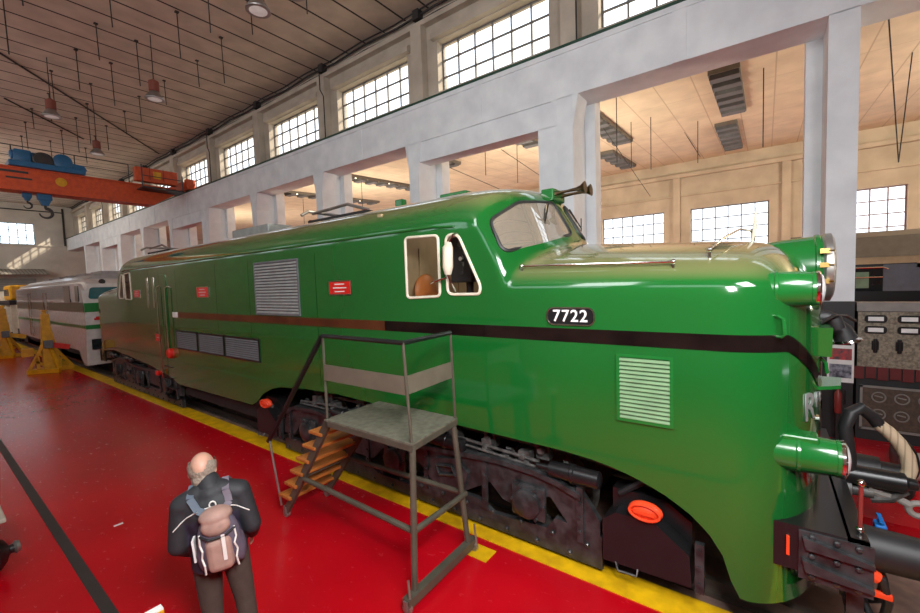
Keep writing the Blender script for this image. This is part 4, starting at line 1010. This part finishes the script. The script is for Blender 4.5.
# ------------------------------------------------------------------ overhead travelling crane
YC = 26.6
cr = thing('overhead_crane', 'orange overhead travelling crane spanning the hall under the slatted ceiling', 'crane', (2, YC, 8.56))
q = MB(); q.prism([(XL + .3, 8.68), (9.2, 8.68), (9.35, 8.42), (8.2, 7.66), (XL + 1.5, 7.66), (XL + .3, 8.4)], 'y', YC - .35, YC + .45); gd = q.build('girder', 'crane', cr)
q = MB(); q.box(XL + .3, 9.3, YC - .42, YC - .34, 8.62, 8.68); q.box(XL + 1.5, 8.2, YC - .42, YC - .34, 7.66, 7.72); q.build('flange', 'crane', gd)
q = MB(); q.lathe((4.65, YC - .345, 8.25), (0, -1, 0), [(0, .2), (.012, .2)], 24); q.build('badge', 'yellow', gd)
q = MB(); q.box(2.6, 3.6, YC - .355, YC - .345, 8.42, 8.52); q.box(2.9, 3.7, YC - .355, YC - .345, 8.16, 8.24); q.build('lettering', 'crane_dark', gd)
q = MB(); q.box(9.4, 10.05, YC - .95, YC + 1.3, 8.62, 9.0, .02); q.box(9.55, 10.0, YC - 1.15, YC - .85, 8.60, 9.15, .02); q.build('end_carriage', 'crane', cr)
for y in (YC - .7, YC + 1.0):
    q = MB(); q.lathe((9.72, y, 8.74), (1, 0, 0), [(0, .2), (.02, .18), (.10, .18), (.12, .2)], 20); q.build('wheel', 'crane_dark', cr)
q = MB(); q.box(7.5, 9.35, YC - 1.35, YC - .4, 8.34, 8.40); q.build('walkway', 'crane_dark', cr)
q = MB(); q.box(7.3, 9.15, YC - 1.1, YC - .7, 8.70, 9.40, .03); cb = q.build('control_cabinet', 'crane', cr)
q = MB()
for x in (7.9, 8.5): q.box(x - .012, x + .012, YC - 1.108, YC - 1.098, 8.8, 9.45)
q.build('door_gap', 'crane_dark', cb)
q = MB(); q.box(8.05, 8.4, YC - 1.11, YC - 1.10, 8.9, 9.25); q.build('notice', 'yellow', cb)
for x in (3.2, 5.3, 7.4):
    q = MB(); q.tube([(x, YC + .3, 8.78), (x, YC + .3, 9.75)], .025, 6); q.build('rail_post', 'crane_dark', cr)
q = MB(); q.tube([(XL + .5, YC + .3, 9.75), (7.4, YC + .3, 9.75)], .02, 6); q.tube([(XL + .5, YC + .3, 9.3), (7.4, YC + .3, 9.3)], .015, 6); q.build('hand_rail', 'crane_dark', cr)
q = MB(); q.tube([(7.5, YC - 1.3, 8.4), (7.5, YC - 1.3, 9.5)], .03, 6); q.tube([(9.3, YC - 1.3, 8.4), (9.3, YC - 1.3, 9.2)], .03, 6); q.tube([(7.5, YC - 1.3, 8.95), (9.3, YC - 1.3, 8.95)], .02, 6); q.build('hand_rail', 'crane_dark', cr)
ho = thing('crane_hoist', 'blue winch trolley riding on top of the orange crane girder', 'hoist', (4.2, YC, 8.68))
q = MB(); q.box(3.25, 5.75, YC - .6, YC + .6, 8.81, 9.05, .03); q.prism([(5.3, 9.05), (5.85, 9.05), (5.75, 9.25), (5.3, 9.3)], 'y', YC - .4, YC + .4); q.build('trolley_frame', 'blue', ho)
q = MB(); q.lathe((4.35, YC - .5, 9.22), (0, 1, 0), [(0, .30), (.05, .36), (.08, .28), (.9, .28), (.95, .36), (1.0, .3)], 22); q.build('cable_drum', 'crane_dark', ho, smooth=SM)
q = MB(); q.lathe((5.0, YC - .5, 9.3), (0, 1, 0), [(0, .2), (.04, .34), (.5, .34), (.55, .2)], 22); q.build('gear_drum', 'blue', ho, smooth=SM)
q = MB(); q.box(3.45, 4.0, YC - .35, YC + .3, 9.05, 9.6, .05); q.lathe((3.35, YC, 9.4), (1, 0, 0), [(0, .12), (.05, .2), (.8, .2), (.9, .1)], 16); q.build('motor', 'blue', ho, smooth=SM)
for ch in ho.children:
    ch.location.x -= .25; ch.location.z -= .12
def hook(label, x, y, zb, sc, rope):
    t = thing('crane_hook', label, 'hook', (x, y, zb), 'hooks hanging from the crane')
    q = MB(); q.box(x - .28 * sc, x + .28 * sc, y - .16 * sc, y + .16 * sc, zb + .55 * sc, zb + 1.15 * sc, .06 * sc); q.prism([(x - .22 * sc, zb + .56 * sc), (x + .22 * sc, zb + .56 * sc), (x + .12 * sc, zb + .3 * sc), (x - .12 * sc, zb + .3 * sc)], 'y', y - .12 * sc, y + .12 * sc); q.build('hook_block', 'blue', t)
    q = MB(); pts = [(x, y, zb + .3 * sc), (x, y, zb + .2 * sc)] + [(x + .24 * sc * math.cos(a), y, zb - .08 * sc + .24 * sc * math.sin(a)) for a in [math.radians(80 - 23 * k) for k in range(12)]]
    q.tube(pts, [.06 * sc] * 2 + [lerp(.09, .03, k / 11) * sc for k in range(12)], 10); q.build('hook', 'crane_dark', t, smooth=SM)
    q = MB()
    for d in (-.15, .15): q.tube([(x + d * sc, y, zb + 1.1 * sc), (x + d * sc, y, rope)], .018, 6)
    q.build('wire_rope', 'wire', t)
hook('larger blue crane hook block hanging above the end wall window', 4.10, YC, 6.88, .9, 8.85)
hook('smaller blue crane hook block hanging left of the larger one', 3.55, YC + .1, 7.15, .55, 8.85)

# ------------------------------------------------------------------ white and green locomotive behind
wl = thing('locomotive', 'white and grey locomotive with green bands standing behind the green one', 'locomotive', (CX, 28, 0))
y0, y1 = 20.2, 35.6
prof = [(y0 + .55, .30), (y0 + .25, .34), (y0 + .15, 1.1), (y0, 1.6), (y0, 2.35), (y0 + .10, 2.78), (y0 + .32, 3.42), (y0 + .7, 3.62), (y1, 3.62), (y1, .85), (y0 + 1.3, .85), (y0 + 1.0, .55)]
q = MB(); q.prism(prof, 'x', 3.9, 6.9)
bmesh.ops.bevel(q.bm, geom=[e for e in q.bm.edges if abs(e.verts[0].co.x - e.verts[1].co.x) < .01 and e.verts[0].co.z + e.verts[1].co.z > 6.9], offset=.18, segments=3, affect='EDGES')
q.build('body', 'white_loco', wl, smooth=SM)
q = MB(); q.prism([(4.15, 3.58), (6.65, 3.58), (6.3, 3.80), (4.5, 3.80)], 'y', y0 + 1.0, y1 - .3)
for k in range(5): q.box(4.9, 5.9, y0 + 2 + 2.6 * k, y0 + 3.6 + 2.6 * k, 3.8, 3.98)
q.build('roof', 'grey_loco', wl)
q = MB(); q.box(3.885, 3.9, y0 + 1.9, y1 - .1, 2.85, 3.40); sp = q.build('upper_panel', 'grey_loco', wl)
for k in range(5):
    q = MB(); a = y0 + 3.0 + 1.9 * k
    for j in range(4): q.box(3.872, 3.886, a, a + 1.6, 2.95 + .1 * j, 3.0 + .1 * j)
    q.build('louvre', 'alu', sp)
q = MB(); q.box(3.87, 3.9, y0 + 1.95, y0 + 3.0, 2.72, 3.38); q.build('side_window', 'dark_glass', wl)
q = MB(); q.box(3.872, 3.9, y0 + .62, y0 + 1.1, 2.75, 3.35); q.build('cab_window', 'dark_glass', wl)
for z0, z1, mm in ((2.36, 2.72, 'band_dull'), (1.74, 1.86, 'band_green')):
    q = MB(); q.box(3.888, 3.9, y0 + .1, y1 - .05, z0, z1); q.build('band', mm, wl)
q = MB(); q.box(3.9, 6.9, y0 - .012, y0 + .06, 2.36, 2.70); q.build('front_band', 'band_green', wl)
q = MB(); q.box(3.9, 6.9, y0 - .012, y0 + .06, 1.72, 1.88); q.build('front_band', 'band_green', wl)
for a, b_ in ((4.05, 5.3), (5.5, 6.75)):
    q = MB(); pts = rounded([(a, 2.85), (b_, 2.85), (b_, 3.28), (a + .1, 3.28)], .1)
    q.prism(pts, 'y', 0, .02)
    for v in q.bm.verts: v.co.y += y0 + .06 + (v.co.z - 2.78) * .36
    q.build('windscreen', 'teal_glass', wl)
q = MB(); q.lathe((4.55, y0 + .5, 3.47), (0, -1, .2), [(0, .10), (.16, .10), (.17, .08)], 16); q.build('headlamp', 'dark_glass', wl)
q = MB(); q.box(4.05, 4.75, y0 + .08, y0 + .14, .95, 1.42); q.build('front_grille', 'dark_glass', wl)
q = MB(); q.box(4.15, 4.55, y0 - .014, y0 + .01, 2.05, 2.12); q.box(4.2, 4.4, y0 - .014, y0 + .01, 2.12, 2.18); q.build('emblem', 'red', wl)
q = MB(); q.box(4.05, 6.75, y0 + 1.1, y1 - .2, .35, .9); q.build('underframe', 'black_matte', wl)
for yb in (23.6, 32.2):
    bg_ = bpy.data.objects.new('bogie', None); COL.objects.link(bg_); bg_.parent = wl; bg_.location = (0, yb - 28, 0)
    for s in (-1, 1):
        q = MB(); q.prism([(yb - 2, .3), (yb + 2, .3), (yb + 2, .75), (yb + 1, .6), (yb - 1, .6), (yb - 2, .75)], 'x', CX + s * 1.3 - .05, CX + s * 1.3 + .05); q.build('side_frame', 'bogie', bg_)
        for d in (-1.3, 1.3):
            q = MB(); q.lathe((CX + s * .77, yb + d, .5), (s, 0, 0), [(0, .52), (.03, .5), (.13, .5), (.14, .4), (.12, .12), (.18, .1)], 24); q.build('wheel', 'bogie_grey', bg_, smooth=SM)
for s in (-1, 1):
    q = MB(); q.lathe((CX + s * .9, y0 + .2, .98), (0, -1, 0), [(0, .14), (.3, .12), (.31, .22), (.34, .2)], 18); q.build('buffer', 'black', wl, smooth=SM)
for y in (26.5, 27.3, 30.6, 31.2):
    q = MB(); q.tube([(3.9, y, 3.2), (3.84, y, 3.15), (3.84, y, 1.0), (3.9, y, .95)], .02, 6); q.build('handrail', 'chrome', wl)
q = MB(); q.box(3.88, 3.9, 26.6, 27.2, .95, 3.2); q.build('door', 'white_loco', wl)

# ------------------------------------------------------------------ lifting jacks
def jack(label, x0, x1, y, h, red=True):
    """triangular lifting jack: a leaning screw column braced from a triangular base, with its claw toward the track"""
    t = thing('lifting_jack', label, 'jack', ((x0 + x1) / 2, y, 0), 'yellow lifting jacks beside the white locomotive')
    xm = lerp(x0, x1, .45)
    q = MB(); q.obox((x0, y, .08), (x1, y + .1, .08), .16, .16); q.obox((x0, y - .05, .09), (xm + .2, y - .7, .09), .14, .16); q.obox((x0 + .1, y + .1, .08), (xm + .3, y + .8, .08), .14, .16); q.build('base', 'yellow', t)
    q = MB(); q.box(xm - .16, xm + .16, y - .16, y + .16, .1, h * .5); q.prism([(xm - .16, h * .5), (xm + .16, h * .5), (xm + .11, h), (xm - .10, h)], 'y', y - .13, y + .13); q.build('column', 'yellow', t)
    for a, b_ in (((x0 + .05, y, .15), (xm - .05, y, h * .55)), ((x1 - .05, y + .1, .15), (xm + .05, y, h * .5)), ((xm + .2, y - .65, .15), (xm, y - .05, h * .55)), ((xm + .3, y + .75, .15), (xm, y + .05, h * .5)), ((x0 + .25, y, .45), (xm, y, .2)), ((x1 - .3, y + .1, .5), (xm, y, .2)), ((x0 + .3, y, .16), (x0 + .3, y, .62)), ((x1 - .4, y + .05, .16), (xm + .12, y, h * .72))):
        q = MB(); q.obox(a, b_, .09, .10); q.build('brace', 'yellow', t)
    q = MB(); q.obox((xm, y - .1, h * .48), (min(x1 + .08, 3.84), y - .1, h * .40), .16, .2); q.build('lifting_arm', 'red' if red else 'yellow', t)
    q = MB(); q.box(xm - .13, xm + .13, y - .36, y - .13, h * .42, h * .55, .02); q.build('motor', 'alu_dark', t)
    q = MB(); q.box(x0 - .12, x0 + .2, y - .12, y + .12, h * .30, h * .44, .02); q.build('gearbox', 'yellow', t)
    q = MB(); q.lathe((xm, y, h), (0, 0, 1), [(0, .06), (.1, .06), (.12, .1), (.16, .1)], 12); q.build('screw_cap', 'yellow', t)
    return t
jack('nearest yellow lifting jack with a triangular braced base and red arm beside the white locomotive', 2.62, 3.95, 22.9, 2.30)
jack('second yellow lifting jack farther back, partly behind the nearest one', 2.3, 3.45, 30.5, 2.45, False)
jack('third yellow lifting jack at the left edge of the picture beyond the other two', 2.2, 3.2, 37.5, 2.3, False)
# ------------------------------------------------------------------ yellow tower wagon and coach at the end of the track
tw = thing('track_trolley', 'dark flat rail wagon under a yellow cab at the end of the track', 'wagon', (CX, 39, 0))
q = MB(); q.box(3.7, 6.8, 36.6, 41.5, 2.55, 2.8); q.build('platform', 'black_matte', tw)
q = MB(); q.box(3.75, 5.6, 36.8, 39.2, 2.82, 3.75, .12); yc = q.build('yellow_cab', 'yellow', tw)
q = MB(); q.box(3.735, 3.75, 37.0, 37.8, 3.1, 3.5); q.box(3.735, 3.75, 38.0, 38.9, 3.1, 3.5); q.build('window', 'dark_glass', yc)
for x in (3.85, 6.6):
    for y in (36.8, 39, 41.3):
        q = MB(); q.box(x - .1, x + .1, y - .1, y + .1, .75, 2.56); q.build('post', 'cream', tw)
q = MB(); q.box(3.9, 6.7, 36.5, 41.6, .45, .8); q.build('chassis', 'black_matte', tw)
for y in (37.6, 40.6):
    for s in (-1, 1):
        q = MB(); q.lathe((CX + s * .77, y, .44), (s, 0, 0), [(0, .46), (.03, .44), (.13, .44), (.14, .1)], 20); q.build('wheel', 'bogie_grey', tw)
cc = thing('coach', 'pale coach end with dark windows behind the yellow cab wagon', 'coach', (CX, 46, 0))
q = MB(); q.prism([(3.9, .8), (6.9, .8), (6.9, 3.0), (6.3, 3.5), (4.5, 3.5), (3.9, 3.0)], 'y', 42.3, 52); q.build('body', 'cream', cc)
for k in range(5):
    q = MB(); q.box(3.88, 3.9, 42.8 + 1.8 * k, 43.9 + 1.8 * k, 1.6, 2.7); q.build('window', 'dark_glass', cc)
q = MB(); q.box(4.1, 6.7, 42.6, 51.7, .1, .8); q.build('underframe', 'black_matte', cc)

# ------------------------------------------------------------------ right side: equipment rack, notice, coach on the other track
rk = thing('equipment_rack', 'speckled electrical equipment rack with oval windows standing behind the wide white pillar', 'rack', (10.2, -2.9, 0))
RX = 9.92
q = MB(); q.box(RX + .02, 10.5, -4.9, -1.30, 0, 2.40); q.build('carcass', 'black_matte', rk)
q = MB(); q.box(RX - .01, RX + .02, -4.9, -1.30, 1.30, 2.26); up_ = q.build('upper_panel', 'speckle', rk)
q = MB(); q.box(RX - .03, RX + .3, -4.9, -1.28, 2.27, 2.42); q.build('top_strip', 'frame_grey', rk)
for k in range(8):
    y = -1.52 - .40 * k
    for z in (2.14, 1.95):
        pts = rounded([(y - .14, z - .065), (y + .14, z - .065), (y + .14, z + .065), (y - .14, z + .065)], .06)
        q = MB(); q.prism(pts, 'x', RX - .03, RX - .01); oo = q.build('meter_window', 'black', up_)
        q = MB(); q.box(RX - .035, RX - .03, y - .095, y + .095, z - .035, z + .035); q.build('scale_card', 'white', oo) if False else q.build('scale_card', 'white', up_)
for k in range(11):
    y = -1.52 - .29 * k
    q = MB(); q.box(RX - .06, RX - .01, y - .025, y + .025, 1.56, 1.80, .012); q.box(RX - .035, RX - .01, y - .045, y + .045, 1.60, 1.76, .01); q.build('switch_handle', 'black', up_)
q = MB()
for k in range(24): q.box(RX - .015, RX + .02, -1.32 - .15 * k - .07, -1.32 - .15 * k + .06, 1.08 + .02 * (k % 2), 1.30)
q.build('red_fringe', 'dark_red', rk)
q = MB(); q.box(RX - .012, RX + .02, -4.9, -1.34, .22, .94); lp_ = q.build('lower_panel', 'cabinet', rk)
q = MB()
for y in (-1.36, -2.22, -3.08, -3.94, -4.85): q.box(RX - .03, RX, y - .018, y + .018, .2, .97)
for z in (.21, .955): q.box(RX - .03, RX, -4.9, -1.34, z - .018, z + .018)
q.build('panel_frame', 'frame_grey', rk)
for k in range(12):
    for z in (.48, .78):
        y = -1.58 - .28 * k
        q = MB(); q.tube([(RX - .02, y + .085 * math.cos(a), z + .085 * math.sin(a)) for a in [2 * PI * j / 18 for j in range(18)]], .011, 6, closed=True); q.tube([(RX - .02, y - .05, z), (RX - .02, y + .05, z + .02)], .012, 6); q.build('gauge', 'frame_grey', lp_)
nt_ = thing('notice_sheet', 'white notice sheet with two train photographs on the black pillar base', 'notice', (XW - .02, -1.06, 1.02))
q = MB(); q.box(XW - .016, XW - .006, -1.24, -.89, 1.02, 1.86); q.build('sheet', 'paper', nt_)
q = MB(); q.box(XW - .019, XW - .015, -1.21, -.92, 1.42, 1.62); q.build('photograph', 'photo_red', nt_)
q = MB(); q.box(XW - .019, XW - .015, -1.21, -.92, 1.10, 1.34); q.build('photograph', 'photo_dark', nt_)
q = MB()
for k in range(3): q.box(XW - .019, XW - .015, -1.20 + .03 * k, -.94, 1.68 + .055 * k, 1.705 + .055 * k)
q.build('printed_lines', 'black_matte', nt_)
fe = thing('fire_extinguisher', 'small red extinguisher below the notice at the foot of the pillar', 'extinguisher', (9.5, -1.02, 0))
q = MB(); q.lathe((9.52, -1.02, .52), (0, 0, 1), [(0, .04), (.02, .05), (.34, .05), (.40, .02), (.44, .02)], 16); q.build('cylinder', 'maroon', fe, smooth=SM)
q = MB(); q.box(9.47, 9.57, -1.06, -.98, .96, 1.0); q.tube([(9.52, -1.02, .98), (9.45, -1.1, .94), (9.46, -1.1, .7)], .012, 6); q.build('valve', 'black', fe)
q = MB(); q.box(9.60, 9.745, -1.06, -.98, .55, .9); q.tube([(9.52, -1.02, .0), (9.52, -1.02, .53)], .03, 8); q.lathe((9.52, -1.02, 0), (0, 0, 1), [(0, .14), (.02, .14), (.03, .03)], 16); q.build('stand', 'black_matte', fe)
pp = thing('metal_cylinder', 'beige metal cylinder with dark disc end lying on floor at the right edge', 'cylinder', (8.2, -1.9, 0))
q = MB(); q.lathe((8.3, -1.62, .19), (.35, -1, 0), [(0, .17), (.02, .19), (1.4, .19), (1.42, .17)], 28); q.build('drum', 'beige_metal', pp, smooth=SM)
q = MB(); q.lathe((8.27, -1.56, .28), (.35, -1, 0), [(0, .25), (.015, .28), (.05, .28)], 28); q.build('disc', 'black', pp, smooth=SM)
co2 = thing('coach', 'grey roofed coach with cream waistline standing on the far track behind the rack', 'coach', (16.5, -6, 0))
q = MB(); q.box(15.0, 18.0, -14 + 2.2, -.6, 1.0, 3.15); q.build('body', 'black', co2)
q = MB(); q.prism([(14.95, 3.3), (18.05, 3.3), (17.6, 3.85), (16.5, 4.05), (15.4, 3.85)], 'y', -11.8, -.6); q.build('roof', 'coach_roof', co2)
q = MB(); q.box(14.97, 18.03, -11.8, -.6, 3.12, 3.32); q.build('cream_band', 'coach_cream', co2)
q = MB(); q.box(14.985, 15.0, -11.8, -2.42, 2.42, 3.10); q.build('blue_panel', 'coach_blue', co2)
q = MB(); q.box(14.985, 15.0, -11.8, -3.0, 3.0, 3.14); q.build('cream_panel', 'coach_cream', co2)
q = MB(); q.box(14.98, 15.0, -2.4, -.8, 2.42, 3.05); w_ = q.build('window', 'dark_glass', co2)
q = MB(); q.box(14.96, 14.98, -2.15, -1.9, 2.5, 2.92); q.build('panel_seen_inside', 'pale_green', w_)
q = MB(); q.tube([(14.93, -.8, 3.03), (14.93, -2.4, 3.03), (14.93, -2.5, 2.98)], .02, 6); q.tube([(14.93, -.8, 2.78), (14.93, -2.4, 2.78)], .015, 6); q.build('hand_rail', 'chrome', co2)
for y in (-3.5, -9.5):
    for s in (-1, 1):
        q = MB(); q.lathe((16.5 + s * .77, y, .46), (s, 0, 0), [(0, .5), (.03, .46), (.13, .46), (.14, .1)], 20); q.build('wheel', 'bogie_grey', co2)
q = MB(); q.box(15.2, 17.8, -11.5, -1, .55, 1.05); q.build('underframe', 'black_matte', co2)

# ------------------------------------------------------------------ small things at the left and bottom edges
wb = thing('machine_table', 'corner of a pale topped machine table at the left edge of the red floor', 'table', (.1, 7.6, 0))
q = MB(); q.box(-.35, .52, 7.0, 8.2, .42, .47, .01); q.build('table_top', 'beige_metal', wb)
q = MB(); q.box(-.25, .36, 7.3, 8.1, 0, .42, .02); q.build('cabinet', 'black', wb)
mc = thing('motor_housing', 'black rounded motor housing on the red floor just below the pale table corner', 'motor', (.25, 6.75, 0))
q = MB(); q.lathe((.05, 6.70, .2), (1, .1, 0), [(0, .14), (.03, .19), (.35, .19), (.42, .12), (.45, .05), (.5, .05)], 22); q.box(-.0, .4, 6.57, 6.85, 0, .05); q.build('casing', 'black', mc, smooth=SM)
q = MB(); q.lathe((.53, 6.75, .2), (1, .1, 0), [(0, .05), (.02, .07), (.05, .06)], 14); q.build('boss', 'steel', mc, smooth=SM)
q = MB(); q.box(1.405, 1.50, 6.72, 6.76, .003, .006); tag(q.build('paper_scrap', 'paper'), 'small white paper scrap on the red floor left of the person', 'paper')
bp_ = thing('marker_post', 'yellow and white topped post at the bottom edge left of the person', 'post', (.81, 3.14, 0))
q = MB(); q.tube([(.81, 3.14, .02), (.81, 3.14, .90)], .03, 12); q.lathe((.81, 3.14, 0), (0, 0, 1), [(0, .16), (.03, .16), (.05, .05)], 20); q.build('pole', 'black', bp_, smooth=SM)
q = MB(); q.box(.765, .865, 3.11, 3.17, .90, .955, .01); hd_ = q.build('head', 'yellow', bp_)
q = MB(); q.box(.77, .86, 3.115, 3.165, .95, .965); q.build('white_top', 'white', bp_)
# ------------------------------------------------------------------ camera, sky, sun, flash and added fill lights
cam = bpy.data.cameras.new('camera'); co = bpy.data.objects.new('camera', cam); COL.objects.link(co)
cam.sensor_width = 36; cam.sensor_fit = 'HORIZONTAL'; cam.lens = 411.5 / 920 * 36; cam.clip_start = .05; cam.clip_end = 300
yaw, pitch, roll = math.radians(53.32), math.radians(3.3335), math.radians(-1.91)
cy, sy, cp, sp = math.cos(yaw), math.sin(yaw), math.cos(pitch), math.sin(pitch)
fw = Vector((sy * cp, cy * cp, -sp)); rt = Vector((cy, -sy, 0)); up = Vector((sy * sp, cy * sp, cp))
c_, s_ = math.cos(roll), math.sin(roll)
R2 = rt * c_ + up * s_; U2 = up * c_ - rt * s_
co.matrix_world = Matrix.Translation((0, 0, 3.0)) @ Matrix((R2, U2, -fw)).transposed().to_4x4()
S.camera = co

wd = bpy.data.worlds.new('sky'); S.world = wd; wd.use_nodes = True
bg = wd.node_tree.nodes['Background']; bg.inputs[0].default_value = (.86, .93, 1.0, 1); bg.inputs[1].default_value = 2.6
def area(name, loc, target, size, power, col=(1, 1, 1), sy=None):
    l = bpy.data.lights.new(name, 'AREA'); l.shape = 'RECTANGLE'; l.size = size; l.size_y = sy or size; l.energy = power; l.color = col
    o = bpy.data.objects.new(name, l); COL.objects.link(o); o.location = loc
    o.rotation_euler = (Vector(target) - Vector(loc)).to_track_quat('-Z', 'Y').to_euler(); return o
area('gallery_fill', (.9, -2.2, 6.2), (4.0, 4.2, .6), 2.0, 330, (.98, .98, 1.0))  # added soft fill above and behind the camera
area('camera_flash', (.35, -.5, 4.3), (4.2, 3.6, 1.0), .7, 260, (1, .99, .98))  # stands for the camera flash, just above the lens
for y, e in ((7, 70), (22, 110), (36, 800)): area('hall_fill', (-3.0, y, 8.0), (4.0, y + 9, 12), 3.0, e, (1, .93, .84), 6)  # added upward fill lights, out of view on the left
for x, y, e in ((15, 7, 650), (15, 19, 650), (15, 33, 550)): area('aisle_up_fill', (x, y, 3.2), (x + 4, y, 9), 1.5, e, (1, .89, .69), 5)  # added warm fills hidden behind the train
area('beam_fill', (-2.5, 4, 9.5), (10, 11, 7.5), 2.5, 260, (.95, .97, 1.0), 4)  # added fill that brightens the long beam and pillars
area('aisle_fill', (16, -9, 3.0), (19, 2, 8.5), 3, 1500, (1, .88, .70))  # added warm fill for the second aisle, outside the view
area('aisle_fill', (17, -9, 7.5), (24, 0, 4.5), 3, 600, (1, .86, .66))  # another added aisle fill, aimed at the far wall
cl = bpy.data.lights.new('cab_fill', 'POINT'); cl.energy = 18; cl.color = (1, .9, .75); cl.shadow_soft_size = .15  # added light that brightens the cab interior
clo = bpy.data.objects.new('cab_fill', cl); COL.objects.link(clo); clo.location = (5.5, 3.3, 3.9)
su = bpy.data.lights.new('sun', 'SUN'); su.energy = 5; su.color = (1, .87, .66); su.angle = .01
so = bpy.data.objects.new('sun', su); COL.objects.link(so); so.location = (40, -10, 30); so.rotation_euler = Vector((-.55, .60, -.48)).to_track_quat('-Z', 'Y').to_euler()
S.view_settings.view_transform = 'Standard'; S.view_settings.look = 'None'; S.view_settings.exposure = 0; S.view_settings.gamma = 1
S.cycles.max_bounces = 8; S.cycles.use_denoising = True; S.cycles.caustics_reflective = False; S.cycles.caustics_refractive = False
S.cycles.sample_clamp_indirect = 6
